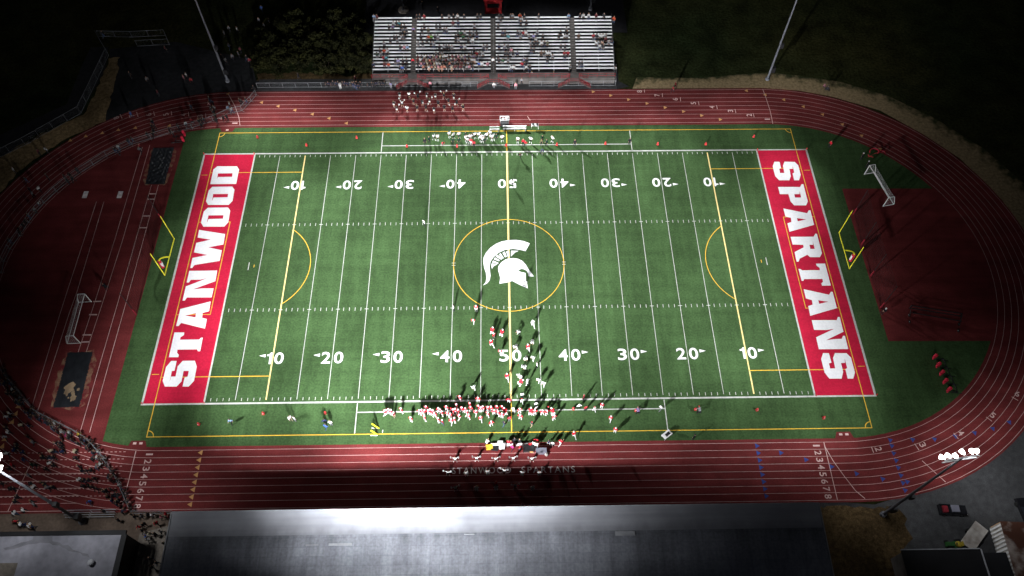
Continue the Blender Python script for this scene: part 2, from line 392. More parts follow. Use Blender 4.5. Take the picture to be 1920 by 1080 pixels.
for k, ((mx_, my_), mh, lab) in MASTS.items():
    root = empty('floodlight_mast', (mx_, my_, 0), 0, lab, 'floodlight mast', 'floodlight masts round the stadium')
    mast_obj[k] = root
    aim = math.atan2(-my_, -mx_ * 0.12)           # the way the head faces, towards the field
    pm = MB()
    pm.tube((0, 0, 0), (0, 0, mh * 0.5), 0.21, 0.17, 14); pm.tube((0, 0, mh * 0.5), (0, 0, mh), 0.17, 0.11, 14)
    pm.tube((0, 0, 0), (0, 0, 0.5), 0.42, 0.40, 14)
    pole = pm.build('pole', MAT['pole steel'], root, smooth=False)
    if k == 'F1':
        fm = MB(); fm.tube((0, 0, -0.1), (0, 0, 0.35), 1.15, 1.05, 20)
        fm.build('base', MAT['concrete'], root)
    if k == 'HL': aim = 0.05
    ux, uy = -math.sin(aim), math.cos(aim)
    am = MB()
    for dz in (-0.1, -0.75):
        am.tube((-ux * 2.1, -uy * 2.1, mh + dz), (ux * 2.1, uy * 2.1, mh + dz), 0.09, 0.09, 8)
    am.build('crossarm', MAT['galvanised'], root)
    bm_ = MB()
    bm_.box((0.42, 0.0, 2.6), (0.7, 0.8, 1.1)); bm_.build('control_box', MAT['black steel'], root)
    bm_ = MB(); bm_.box((0.36, -0.1, 8.4), (0.55, 0.6, 0.9)); bm_.build('control_box', MAT['black steel'], root)
    slots = [(sx * (0.55 if k == 'HL' else 1.0), dz) for sx, dz in ((-2.0, -0.1), (-1.3, 0.15), (-0.05, 0.5), (1.4, 0.05), (2.05, -0.1), (0.1, -0.8))]
    fx, fy = math.cos(aim), math.sin(aim)
    mine = [s_ for s_ in SPOTS if s_[0] == k]
    for i, (sx, dz) in enumerate(slots):
        a2 = aim + sx * 0.35
        dx, dy = math.cos(a2), math.sin(a2)
        c = Vector((ux * sx + fx * 0.35, uy * sx + fy * 0.35, mh + dz))
        ax = Vector((dx, dy, -0.55)).normalized()
        hm = MB()
        hm.tube(c - ax * 0.18, c + ax * 0.16, 0.10, 0.25, 12)
        hm.tube(c + ax * 0.16, c + ax * 0.46, 0.25, 0.28, 12, caps=False)
        hd = hm.build('lamp', MAT['lamp glow'], root)
    for i, (_, tx, ty, half, pw) in enumerate(mine):
        sx, dz = slots[i % len(slots)]
        ld = bpy.data.lights.new('floodlight', 'SPOT')
        lo = bpy.data.objects.new('floodlight', ld)
        COL.objects.link(lo)
        lo.parent = root
        loc = Vector((ux * sx + fx * 1.3, uy * sx + fy * 1.3, mh + dz - 0.3))
        lo.location = loc
        wv = Vector((tx, ty, 0)) - (loc + root.location)
        lo.rotation_euler = wv.to_track_quat('-Z', 'Y').to_euler()
        ld.energy = pw * 1e6 * POWER
        ld.spot_size = R(2 * half)
        ld.spot_blend = 1.0
        ld.shadow_soft_size = 1.1
        ld.color = (0.97, 0.985, 1.0)
# ------------------------------------------------------------------ ground, paving, field, track
YD = 0.9144
def struct(name, mb, m, z=0.0):
    o = mb.build(name, m)
    o['kind'] = 'structure'
    return o
gb = MB()
gb.rect(-420, -300, 420, 420, -0.03)
struct('ground', gb, MAT['wild grass'])
def ragged(pts, amp=0.5, step=1.2, seed=1):
    rn = random.Random(seed); out = []
    n = len(pts)
    for i in range(n):
        a = Vector(pts[i][:2]); b = Vector(pts[(i + 1) % n][:2])
        k = max(1, int((b - a).length / step))
        for j in range(k):
            p = a.lerp(b, j / k)
            out.append((p.x + rn.uniform(-amp, amp), p.y + rn.uniform(-amp, amp)))
    return out
def px_poly(pts, z=0.0): return [tuple(P(x, y)[:2]) for x, y in pts]
pv = MB()
pv.flat([px_poly([(205, 92), (330, 78), (470, 112), (480, 150), (560, 152), (700, 155), (700, 130), (1158, 130), (1160, 152), (1180, 162), (1150, 168), (700, 175), (470, 180), (330, 200), (240, 228), (190, 232), (210, 170)])], -0.022)
struct('paved_apron', pv, MAT['apron'])
pv = MB()
pv.rect(P(484, 160).x, 40.3, P(1156, 160).x, 43.6, -0.012)
struct('pavement', pv, MAT['asphalt'])
pv = MB()
pv.rect(-29, 56.5, 25, 72, -0.018)
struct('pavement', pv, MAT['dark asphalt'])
pw_ = MB()
pw_.flat([px_poly([(170, 88), (203, 88), (198, 130), (150, 215), (70, 250), (-20, 310), (-20, 262), (60, 225), (125, 195), (150, 130)])], -0.022)
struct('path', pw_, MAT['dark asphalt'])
sb = MB()
sb.flat([ragged(px_poly([(205, 110), (225, 105), (212, 165), (196, 225), (170, 238), (110, 268), (60, 300), (0, 358), (-25, 380), (-25, 312), (40, 270), (110, 235), (158, 215), (180, 170)]), 0.35, 1.0, 3)], -0.017)
struct('straw_verge', sb, MAT['dry straw'])
def verge(inner, outer, base, name):
    """dry grass band: solid at the inner edge, thinning into the wild grass at the outer edge"""
    m = bpy.data.materials.new(name); m.use_nodes = True
    N = m.node_tree.nodes; Lk = m.node_tree.links; b = N['Principled BSDF']
    b.inputs['Roughness'].default_value = 0.95; b.inputs['Specular IOR Level'].default_value = 0.05
    at = N.new('ShaderNodeAttribute'); at.attribute_name = 'thin'
    tc = N.new('ShaderNodeTexCoord'); n1 = N.new('ShaderNodeTexNoise'); n1.inputs['Scale'].default_value = 0.7; n1.inputs['Detail'].default_value = 6
    n2 = N.new('ShaderNodeTexNoise'); n2.inputs['Scale'].default_value = 2.2; n2.inputs['Detail'].default_value = 5
    Lk.new(tc.outputs['Object'], n1.inputs['Vector']); Lk.new(tc.outputs['Object'], n2.inputs['Vector'])
    ad = N.new('ShaderNodeMath'); ad.operation = 'MULTIPLY_ADD'; Lk.new(n1.outputs['Fac'], ad.inputs[0]); ad.inputs[1].default_value = 1.5; Lk.new(at.outputs['Fac'], ad.inputs[2])
    cr = N.new('ShaderNodeValToRGB'); cr.color_ramp.elements[0].position = 0.95; cr.color_ramp.elements[1].position = 1.45
    sc = N.new('ShaderNodeMath'); sc.operation = 'MULTIPLY'; sc.inputs[1].default_value = 1.0; Lk.new(ad.outputs[0], sc.inputs[0])
    mr = N.new('ShaderNodeMapRange'); mr.inputs[1].default_value = 0.72; mr.inputs[2].default_value = 1.25; Lk.new(sc.outputs[0], mr.inputs[0])
    c1 = N.new('ShaderNodeValToRGB'); c1.color_ramp.elements[0].position = 0.3; c1.color_ramp.elements[1].position = 0.7
    c1.color_ramp.elements[0].color = (*(v * 0.62 for v in base), 1); c1.color_ramp.elements[1].color = (*(v * 1.25 for v in base), 1)
    Lk.new(n2.outputs['Fac'], c1.inputs[0])
    mx = N.new('ShaderNodeMix'); mx.data_type = 'RGBA'; mx.inputs['A'].default_value = (0.030, 0.036, 0.015, 1)
    Lk.new(mr.outputs[0], mx.inputs['Factor']); Lk.new(c1.outputs[0], mx.inputs['B']); Lk.new(mx.outputs['Result'], b.inputs['Base Color'])
    n = 90
    def along(pts, t):
        L = [0.0]
        for q, r_ in zip(pts[:-1], pts[1:]): L.append(L[-1] + (r_ - q).length)
        d = t * L[-1]
        for i in range(len(pts) - 1):
            if d <= L[i + 1] + 1e-6: return pts[i].lerp(pts[i + 1], (d - L[i]) / max(1e-6, L[i + 1] - L[i]))
        return pts[-1]
    I = [Vector(P(x, y)) for x, y in inner]; O = [Vector(P(x, y)) for x, y in outer]
    mb = MB(); at_ = []
    for i in range(n + 1):
        a_, o_ = along(I, i / n), along(O, i / n)
        o_ = a_ + (o_ - a_) * 1.35
        endf = min(1.0, i / 4, (n - i) / 4)
        for k in range(7):
            q = a_.lerp(o_, k / 6); mb.v.append((q.x, q.y, -0.014 - 0.0004 * k)); at_.append((1.0 - (k / 6) ** 1.3) * (0.3 + 0.7 * endf))
    for i in range(n):
        for k in range(6):
            j = i * 7 + k; mb.f.append((j, j + 7, j + 8, j + 1)); mb.m.append(0)
    me = mb.mesh(name, m)
    q0, q1, q2 = (Vector(me.vertices[t].co) for t in me.polygons[0].vertices[:3])
    if (q1 - q0).cross(q2 - q0).z < 0: me.flip_normals()
    ca = me.attributes.new('thin', 'FLOAT', 'POINT'); ca.data.foreach_set('value', np.array(at_, dtype=np.float32))
    o = link(name, me); o['kind'] = 'structure'
verge([(1186, 166), (1300, 165.5), (1430, 165), (1500, 170), (1560, 181), (1650, 207), (1730, 251), (1800, 297), (1880, 376), (1945, 485)],
      [(1192, 150), (1300, 151), (1440, 143), (1505, 150), (1570, 160), (1660, 186), (1745, 228), (1835, 285), (1930, 370), (1985, 460)], (0.26, 0.195, 0.11), 'straw_verge')
sb = MB()
sb.flat([ragged(px_poly([(480, 140), (560, 135), (650, 142), (696, 136), (696, 154), (560, 152), (484, 152)]), 0.4, 0.8, 5)], -0.017)
struct('straw_verge', sb, MAT['brown grass'])
lot = MB()
lot.flat([px_poly([(1500, 936), (1640, 946), (1760, 910), (1850, 850), (1930, 780), (2300, 700), (2400, 1300), (1690, 1300), (1540, 1100)])], -0.022)
struct('service_yard', lot, MAT['asphalt'])
br = MB()
br.flat([ragged(px_poly([(1533, 950), (1690, 952), (1700, 985), (1708, 1010), (1690, 1040), (1700, 1110), (1560, 1110)]), 0.4, 0.8, 6)], -0.015)
struct('bare_grass_patch', br, MAT['brown grass'])
cp = MB()
cp.flat([px_poly([(-60, 958), (330, 957), (300, 1120), (-60, 1120)])], -0.020)
struct('patio', cp, MAT['brown concrete'])
cp = MB()
cp.flat([px_poly([(262, 1000), (318, 985), (300, 1100), (238, 1100)])], -0.014)
struct('walkway', cp, MAT['concrete'])

CX, CL, RI, RO = 48.4, 51.4, 31.05, 40.45
Y0 = -0.15
LANE = 1.067
R1 = 31.6                                        # inner edge line of lane 1
def ring(r, n=48):
    """closed outline of a straight-and-semicircle track line, counter-clockwise"""
    out = []
    for i in range(n + 1):
        a = -math.pi / 2 + math.pi * i / n
        out.append((CX + r * math.cos(a), Y0 + r * math.sin(a)))
    for i in range(n + 1):
        a = math.pi / 2 + math.pi * i / n
        out.append((-CL + r * math.cos(a), Y0 + r * math.sin(a)))
    return out
tf = MB()
tf.flat([ring(31.3)], 0.0)
field = struct('playing_field', tf, MAT['turf'])
NOTCH = [((248, 838), (1560, 0))]
tr = MB()
ro, ri = ring(RO), ring(RI)
n_ = len(ro)
tr.add([(x, y, 0.004) for x, y in ro + ri], [(i, (i + 1) % n_, n_ + (i + 1) % n_, n_ + i) for i in range(n_)])
# left D, red inside the whole bend
XD = -59.2
aD = math.acos((-XD - CL) / (RI - 0.001))
arc = []
for i in range(41):
    a = math.pi - aD + 2 * aD * i / 40
    arc.append((-CL + (RI + 0.02) * math.cos(a), Y0 + (RI + 0.02) * math.sin(a)))
tr.flat([arc], 0.0055)
# right D, red only between y = -15.3 and 15.3
b1 = math.asin(15.3 / RI)
arc = [(59.3, -15.3)]
for i in range(31):
    a = -b1 + 2 * b1 * i / 30
    arc.append((CX + (RI + 0.02) * math.cos(a), Y0 + (RI + 0.02) * math.sin(a)))
arc.append((59.3, 15.3))
tr.flat([arc], 0.0055)
# sprint chute running straight on past the left bend
tr.add([(-130, -40.6, 0.003), (-CL - 1, -40.6, 0.003), (-CL - 1, -33.0, 0.003), (-70, -33.0, 0.003), (-130, -33.0, 0.003)], [(0, 1, 2, 3, 4)])
# little red tabs at the turf corners
for (x0, y0, sg) in ((P(258, 833).x, -31.2, 1), (P(1583, 818).x, -31.2, 1), (P(427, 240).x, 30.95, -1)):
    tr.add([(x0 - 1.4, y0, 0.006), (x0 + 1.4, y0, 0.006), (x0 + 1.0, y0 + 1.0 * sg, 0.006), (x0 - 1.0, y0 + 1.0 * sg, 0.006)], [(0, 1, 2, 3) if sg > 0 else (3, 2, 1, 0)])
track = struct('running_track', tr, MAT['track rubber'])

# ---- football markings
ez = MB()
for s in (-1, 1):
    x0, x1 = sorted((s * 50 * YD, s * 60 * YD))
    ez.rect(x0, -24.384, x1, 24.384, 0.004)
link('end_zone', ez.mesh('end_zone', MAT['red turf']), field)
yl = MB()
LW = 0.085
for i in range(-50, 51, 5):
    x = i * YD
    if i in (-50, 50): yl.rect(x - 0.13, -24.38, x + 0.13, 24.38, 0.008)
    elif i == 0 or abs(i) == 40: pass
    else: yl.rect(x - LW / 2, -24.0, x + LW / 2, 24.0, 0.008)
for s in (-1, 1):
    yl.rect(s * 60 * YD - 0.16, -24.38, s * 60 * YD + 0.16, 24.38, 0.008)
    yl.rect(s * 42.98 - 0.07, -0.75, s * 42.98 + 0.07, 0.75, 0.008)
    yl.rect(-60 * YD - 0.16, s * 24.53 - 0.13, 60 * YD + 0.16, s * 24.53 + 0.13, 0.011)
    # team boxes
    for xs in (-22.9, 22.9): yl.rect(xs - 0.07, min(s * 24.75, s * 29.5), xs + 0.07, max(s * 24.75, s * 29.5), 0.008)
    yl.rect(-22.9, s * 26.2 - 0.08, 22.9, s * 26.2 + 0.08, 0.010)
for i in range(-49, 50):
    x = i * YD
    for s in (-1, 1):
        if i % 5:
            yl.rect(x - 0.045, min(s * 23.65, s * 24.15), x + 0.045, max(s * 23.65, s * 24.15), 0.008)
            yl.rect(x - 0.042, min(s * 8.13, s * 8.74), x + 0.042, max(s * 8.13, s * 8.74), 0.008)
        else:
            yl.rect(x - 0.32, s * 8.43 - 0.05, x + 0.32, s * 8.43 + 0.05, 0.0135)
for s in (-1, 1):                      # small crosses where the circle meets the midline
    c = (s * 9.15, 0.0)
    yl.rect(c[0] - 0.30, c[1] - 0.28, c[0] + 0.30, c[1] - 0.18, 0.017); yl.rect(c[0] - 0.30, c[1] + 0.18, c[0] + 0.30, c[1] + 0.28, 0.017)
link('yard_line', yl.mesh('yard_line', MAT['line paint']), field)
py_ = MB()
py_.rect(-0.15, -24.36, 0.15, 24.36, 0.0085)
for s in (-1, 1): py_.rect(s * 36.576 - 0.10, -24.0, s * 36.576 + 0.10, 24.0, 0.0085)
link('shared_line', py_.mesh('shared_line', MAT['pale yellow paint']), field)
ye = MB()
YW = 0.11
def circ(cx, cy, r, a0, a1, n): return [(cx + r * math.cos(a0 + (a1 - a0) * i / n), cy + r * math.sin(a0 + (a1 - a0) * i / n)) for i in range(n + 1)]
ye.strip([(-53, -29.65), (53, -29.65), (53, 29.65), (-53, 29.65)], 0.12, 0.0125, closed=True)
ye.strip(circ(0, 0, 9.15, 0, 2 * math.pi, 72)[:-1], YW, 0.015, closed=True)
for s in (-1, 1):
    ye.rect(-0.07, min(s * 24.75, s * 29.55), 0.07, max(s * 24.75, s * 29.55), 0.014)
    for t in (-1, 1):
        x0, x1 = sorted((s * 36.5, s * 52.9)); ye.rect(x0, t * 20.1 - 0.06, x1, t * 20.1 + 0.06, 0.0145)
        x0, x1 = sorted((s * 47.6, s * 52.9)); ye.rect(x0, t * 9.15 - 0.06, x1, t * 9.15 + 0.06, 0.0145)
        x0, x1 = sorted((s * 53.4, s * 54.5)); ye.rect(x0, t * 19.6 - 0.05, x1, t * 19.6 + 0.05, 0.0145)
        ye.strip(circ(s * 53, t * 29.65, 0.95, math.atan2(-t, 0), math.atan2(-t, 0) + (math.pi / 2) * (s * t * -1), 10), 0.12, 0.0155)
    ye.rect(s * 47.6 - 0.06, -9.2, s * 47.6 + 0.06, 9.2, 0.0135)
    aa = math.acos((42 - 36.6) / 9.15)
    ye.strip(circ(s * 42, 0, 9.15, (0 if s < 0 else math.pi) - aa, (0 if s < 0 else math.pi) + aa, 28), YW, 0.0145)
    ye.rect(s * 42.1 - 0.05, -0.28, s * 42.1 + 0.05, 0.28, 0.0145)
link('soccer_line', ye.mesh('soccer_line', MAT['yellow paint']), field)

def text_mb(txt, height, bold=0.0, spacing=1.0):
    """outline text as triangles: list of verts (2d) and faces, cap height = height, centred"""
    cu = bpy.data.curves.new('tmp', 'FONT')
    cu.body = txt; cu.align_x = 'CENTER'; cu.size = 1.0; cu.offset = bold; cu.space_character = spacing
    cu.resolution_u = 6
    ob = bpy.data.objects.new('tmp', cu); COL.objects.link(ob)
    dg = bpy.context.evaluated_depsgraph_get(); dg.update()
    me = bpy.data.meshes.new_from_object(ob.evaluated_get(dg))
    vs = [(v.co.x, v.co.y) for v in me.vertices]; fs = [tuple(p.vertices) for p in me.polygons]
    bpy.data.objects.remove(ob); bpy.data.curves.remove(cu); bpy.data.meshes.remove(me)
    y0 = min(v[1] for v in vs); y1 = max(v[1] for v in vs); x0 = min(v[0] for v in vs); x1 = max(v[0] for v in vs)
    k = height / (y1 - y0)
    return [((x - (x0 + x1) / 2) * k, (y - (y0 + y1) / 2) * k) for x, y in vs], fs, (x1 - x0) * k
def put_text(mb, T, x, y, z, rot=0.0, sx=1.0, sy=1.0):
    vs, fs, _ = T
    c, s_ = math.cos(rot), math.sin(rot)
    V = [(x + u * sx * c - v * sy * s_, y + u * sx * s_ + v * sy * c, z) for u, v in vs]
    a, b, d = (Vector(V[i]) for i in fs[0][:3])
    F = fs if (b - a).cross(d - a).z > 0 else [tuple(reversed(f)) for f in fs]
    mb.add(V, F)
DIG = {d: text_mb(d, 1.98, 0.016) for d in '012345'}
nb = MB()
ONEP = [(0.0, -.99), (.34, -.99), (.34, .99), (.10, .99), (.02, .82), (-.10, .70), (-.40, .65), (-.40, .38), (0.0, .38)]
m1 = MB(); m1.flat([ONEP]); DIG['1'] = ([(v[0], v[1]) for v in m1.v], m1.f, 0.74)
for s in (-1, 1):
    rot = 0.0 if s < 0 else math.pi
    for k in range(-4, 5):
        n = 50 - abs(k) * 10
        xc = k * 10 * YD
        for j, dgt in enumerate(str(n)):
            off = ((-0.97 if dgt != '1' else -0.50) if j == 0 else 0.97) * (1 if s < 0 else -1)
            T = DIG[dgt]
            sx = 1.40 / T[2] if dgt != '1' else 1.0
            put_text(nb, T, xc + off, s * 17.08, 0.0125, rot, sx, 1.0)
        if k:
            e = 1 if k > 0 else -1
            ya = s * 17.08 + (0.45 if s < 0 else -0.45)
            xb = xc + e * 1.95
            if (s < 0 and k < 0 or s > 0 and k > 0) and n == 10: xb = xc + e * 1.15
            V = [(xb, ya - 0.27, 0.0125), (xb + e * 1.0, ya, 0.0125), (xb, ya + 0.27, 0.0125)]
            nb.add(V, [(0, 1, 2)] if e > 0 else [(2, 1, 0)])
link('yard_number', nb.mesh('yard_number', MAT['white paint']), field)

# ---- end zone lettering, traced outlines laid flat at field scale (offset x, offset y, scale, points)
Z1 = (370, 300, 12); Z2 = (350, 380, 10.8); Z3 = (330, 470, 10.8); Z4 = (310, 560, 10.8); Z5 = (295, 640, 10.8)
Z6 = (1440, 290, 10.8); Z7 = (1460, 380, 9); Z8 = (1490, 480, 9); Z9 = (1510, 580, 7.714); ZE = (890, 440, 9.815)
def Q(zm, *pts): return [tuple(P(zm[0] + x / zm[2], zm[1] + y / zm[2])[:2]) for x, y in pts]
LET = [
 [Q(Z1, (450,142),(890,142),(940,215),(875,540),(290,545),(362,215)), Q(Z1, (465,305),(792,300),(782,378),(462,383),(436,440),(452,383))],
 [Q(Z1, (335,605),(785,597),(838,670),(790,925),(705,1010),(245,1012),(195,930),(255,690)), Q(Z1, (358,768),(692,765),(682,838),(366,845),(325,930),(345,845))],
 [Q(Z2, (430,102),(838,97),(884,165),(843,400),(762,485),(338,488),(290,405),(347,180)), Q(Z2, (440,260),(748,255),(735,325),(445,332),(408,418),(425,330))],
 [Q(Z2, (252,552),(778,635),(745,848),(440,905),(712,965)) + Q(Z3, (885,207),(375,292),(328,352),(288,352),(335,148),(635,88)) + Q(Z2, (147,1007),(197,815),(490,750),(222,708))],
 [Q(Z3, (270,410),(835,403),(797,618),(345,785),(520,765),(762,765),(722,948),(222,950),(180,1010),(132,1012),(200,725),(640,555),(500,588),(300,592),(262,645),(217,645))],
 [Q(Z4, (918,58),(885,255),(755,292),(745,388),(842,412),(803,608),(322,492),(268,555),(218,555),(305,210)), Q(Z4, (400,342),(622,295),(612,378))],
 [Q(Z4, (185,685),(385,685),(378,738),(308,782),(300,830),(685,828),(725,792),(760,790)) + Q(Z5, (868,203),(822,203),(805,163),(408,170),(400,232),(437,272),(425,323),(233,323))],
 [Q(Z5, (283,397),(392,397),(350,595),(295,603),(271,728),(243,830),(283,714),(370,712),(412,510),(515,395),(760,392),(800,510),(745,800),(635,917),(510,917),(553,735),(615,712),(638,600),(533,600),(490,812),(390,917),(152,917),(108,800),(178,520))],
 [Q(Z6, (130,143),(232,147),(262,272),(228,290),(242,372),(332,372),(302,225),(335,143),(540,147),(610,215),(662,410),(628,520),(528,520),(497,380),(530,365),(497,215),(500,288),(432,290),(463,435),(432,520),(225,520),(145,435),(95,235))],
 [Q(Z6, (203,655),(650,655),(680,598),(715,598),(805,945),(770,1028),(530,1028),(455,945),(412,800),(240,800)), Q(Z6, (532,802),(640,800),(635,735),(655,800),(670,868),(545,870))],
 [Q(Z7, (78,98),(480,180),(508,130),(535,132),(598,375),(183,492),(147,350),(215,328),(205,255),(115,235)), Q(Z7, (308,262),(470,283),(320,315))],
 [Q(Z7, (200,577),(590,575),(618,525),(645,527),(730,855),(695,920),(530,920),(483,880),(355,945),(335,997),(303,997),(268,835),(422,755),(412,712),(235,707)), Q(Z7, (518,712),(580,712),(576,655),(590,712),(608,782),(535,782))],
 [Q(Z8, (360,130),(512,128),(610,500),(463,502),(450,465),(480,432),(468,388),(160,390),(148,420),(118,420),(63,218),(92,220),(125,242),(425,240),(420,200),(370,165))],
 [Q(Z8, (150,560),(580,655),(612,603),(640,607),(712,880),(262,1010),(228,845),(303,822),(290,745),(190,715)), Q(Z8, (397,748),(572,773),(415,808))],
 [Q(Z9, (92,157),(452,157),(470,112),(497,112),(550,325),(300,447),(430,430),(525,428),(545,383),(572,383),(620,575),(195,578),(155,405),(415,283),(300,300),(125,298))],
 [Q(Z9, (255,633),(340,635),(378,772),(342,782),(358,855),(432,855),(400,705),(428,633),(595,635),(660,698),(717,912),(692,1003),(612,1003),(578,865),(605,850),(585,775),(568,710),(572,776),(515,778),(547,905),(525,1003),(348,1003),(278,915),(228,720))],
]
lb = MB()
for rings in LET: lb.flat(rings, 0.018)
link('end_zone_lettering', lb.mesh('end_zone_lettering', MAT['letter paint']), field)
EMB = [
 Q(ZE, (1015,160),(935,305),(830,278),(700,262),(560,280),(440,335),(350,410),(290,500),(275,590),(283,680),(293,760),(275,840),(225,900),(150,937),(200,880),(217,800),(205,700),(172,600),(157,500),(165,420),(210,330),(290,240),(390,170),(500,125),(620,102),(760,97),(900,118)),
 Q(ZE, (430,620),(440,575),(490,510),(560,460),(640,435),(720,432),(800,445),(880,485),(940,555),(1000,650),(1090,770),(992,765),(985,715),(955,665),(910,638),(860,630),(795,658),(850,688),(935,705),(942,790),(945,850),(970,870),(965,900),(978,990),(830,925),(690,852),(600,880),(455,903),(470,800),(455,730),(435,670)),
 Q(ZE, (312,530),(420,548),(350,580),(330,610),(318,632),(308,590)), Q(ZE, (340,475),(440,520),(428,538),(320,515)), Q(ZE, (372,420),(460,470),(448,490),(352,455)),
 Q(ZE, (415,370),(510,440),(490,462),(388,405)), Q(ZE, (480,340),(535,430),(520,442),(442,365)), Q(ZE, (555,312),(590,405),(560,420),(510,335)),
 Q(ZE, (632,295),(637,400),(610,408),(580,312)), Q(ZE, (668,295),(810,300),(740,330),(695,375),(668,405)),
]
eb = MB()
for r in EMB: eb.flat([r], 0.018)
link('midfield_emblem', eb.mesh('midfield_emblem', MAT['letter paint']), field)

# ---- track markings
ll = MB()
for i in range(9): ll.strip(ring(R1 + LANE * i), 0.050, 0.009, closed=True)
for i in range(3, 9):                                  # chute lanes running straight on
    yy = Y0 - R1 - LANE * i
    ll.rect(-130, yy - 0.035, -60.5, yy + 0.035, 0.0085)
link('lane_line', ll.mesh('lane_line', MAT['lane paint']), track)
sl = MB()
def pl(*pts): return [tuple(P(x, y)[:2]) for x, y in pts]
yi, yo = Y0 - R1, Y0 - R1 - 8 * LANE
sl.rect(45.35, yo, 45.45, yi, 0.012)
sl.rect(-54.1, yo, -54.0, yi, 0.012)
sl.strip([(-68.6, -33.8), (-69.6, -40.2)], 0.09, 0.0125)
sl.strip(pl((1547, 838), (1562, 864), (1583, 893), (1604, 920), (1622, 935)), 0.09, 0.0125)
sl.strip(pl((1430, 167), (1437, 186), (1444, 208), (1449, 232)), 0.09, 0.0125)
sl.strip(pl((428, 176), (441, 200), (448, 220), (450, 235)), 0.09, 0.0125)
sl.strip(pl((1729, 864), (1773, 904)), 0.08, 0.0125)
sl.strip(pl((994, 226), (989, 218)), 0.10, 0.0125)
for a, b in (((1634, 838), (1638, 849)), ((1715, 832), (1723, 844)), ((1788, 812), (1797, 823)), ((1849, 782), (1860, 790)), ((1897, 744), (1909, 751)),
             ((1208, 168), (1208.6, 173.5)), ((1241.5, 175), (1242.2, 182)), ((1275.4, 182.4), (1276.2, 190)), ((1309.4, 190), (1310.6, 197)), ((1343.4, 197.3), (1345, 204.6)), ((1378, 204.6), (1379.8, 212)), ((1412, 212.3), (1414, 219.7)),
             ((225, 214), (229, 222)), ((256, 210), (259, 219)), ((288, 209), (290, 217)), ((321, 208.5), (322, 216)), ((353.5, 210), (354, 218)), ((385.5, 213), (386, 221))):
    sl.strip(pl(a, b), 0.10, 0.0125)
link('start_line', sl.mesh('start_line', MAT['lane paint']), track)
ds = MB()
for i in range(0, 7):
    yy = Y0 - R1 - LANE * i - 0.10
    x = -55.5
    while x > -78:
        if (x + CL) ** 2 + (yy - Y0) ** 2 > (R1 + 0.3) ** 2: ds.rect(x - 0.32, yy - 0.035, x, yy + 0.035, 0.0105)
        x -= 0.62
link('dashed_line', ds.mesh('dashed_line', MAT['lane paint']), track)
LD = {d: text_mb(d, 1.0, 0.012) for d in '12345678'}
ln = MB()
def lane_no(d, x, y, rot, h=0.98):
    put_text(ln, LD[d], x, y, 0.012, rot, 0.62 / LD[d][2] if d != '1' else 0.26 / LD[d][2], h)
for i in range(8):
    yy = Y0 - R1 - LANE * (i + 0.5)
    lane_no(str(i + 1), -52.0, yy, -math.pi / 2)
    lane_no(str(i + 1), 44.2, yy, -math.pi / 2)
for d, px, py in ((8, 1198.9, 171.4), (7, 1232, 178.6), (6, 1266, 186), (5, 1300, 193.5), (4, 1335, 201), (3, 1369.5, 208), (2, 1404.6, 215.8), (1, 1438.7, 223.6)):
    q = P(px, py); lane_no(str(d), q.x, q.y, math.pi / 2)
for d, px, py in ((8, 218, 221), (7, 247, 217), (6, 279, 215), (5, 311, 214.5), (4, 344, 215.5), (3, 375, 217.5), (2, 411, 222.5), (1, 440.5, 231)):
    q = P(px, py)
    a = math.atan2(q.y - Y0, q.x + CL) if q.x < -CL else math.pi / 2
    lane_no(str(d), q.x, q.y, a)
for d, px, py in ((2, 1647, 842), (3, 1730, 834), (4, 1801.5, 812), (5, 1861.5, 778.5), (6, 1907.5, 738.5)):
    q = P(px, py)
    a = math.atan2(q.y - Y0, q.x - CX)
    lane_no(str(d), q.x, q.y, a)
for x0, y0 in ((P(258, 833).x, -30.6), (P(1583, 818).x, -30.6), (P(427, 240).x, 30.4)):
    for dx in ((-0.45, 0.45) if y0 < 0 else (0,)): ln.rect(x0 + dx - 0.24, y0 - 0.16, x0 + dx + 0.24, y0 + 0.16, 0.012)
link('lane_number', ln.mesh('lane_number', MAT['lane paint']), track)
wd = MB()
for txt, x0, x1, py in (('STANWOOD', 848, 958, 882), ('SPARTANS', 978, 1078, 880.5)):
    T = text_mb(txt, 0.92, 0.004, 1.28)
    a, b = P(x0, py), P(x1, py)
    put_text(wd, T, (a.x + b.x) / 2, (a.y + b.y) / 2, 0.012, 0.0, (b.x - a.x) / T[2], 1.0)
link('track_lettering', wd.mesh('track_lettering', MAT['faded paint']), track)
tri = MB(); trb = MB()
def marker(mb, px, py, ang=None, w_=0.40, h_=0.85):
    q = P(px, py)
    if ang is None:                                   # tip along the running direction
        if -CL <= q.x <= CX: ang = 0.0
        else:
            cx = CX if q.x > 0 else -CL; ang = math.atan2(q.y - Y0, q.x - cx) + math.pi / 2
    pts = [(0.35, 0.0), (-0.30, w_), (-0.30, -w_)]
    V = [(q.x + u * math.cos(ang) - v * math.sin(ang), q.y + u * math.sin(ang) + v * math.cos(ang), 0.012) for u, v in pts]
    mb.add(V, [(0, 1, 2)])
for i in range(8): marker(tri, 375.6 - 19.8 * i / 7, 848.6 + 97 * i / 7, math.pi)
for x, y in ((490,192),(521,199),(552.5,206.5),(585,214),(616.5,221.7),(649,231),(1399,170),(1434,177.8)): marker(tri, x, y, math.pi)
for x, y in ((1112.7,172),(1145.5,179),(1179,186.7),(1213.6,194),(1247.6,201.6),(1282,209),(1316,216.6),(1351,224)): marker(tri, x, y, 0)
for x, y in ((1469,187),(1505.6,199.8),(1541.6,214.5),(1578.6,233),(1614.7,254),(1650,279)): marker(tri, x, y)
for x, y in ((427,176),(317,236),(253,240),(221,244),(191,250),(160,256),(131,264)): marker(tri, x, y)
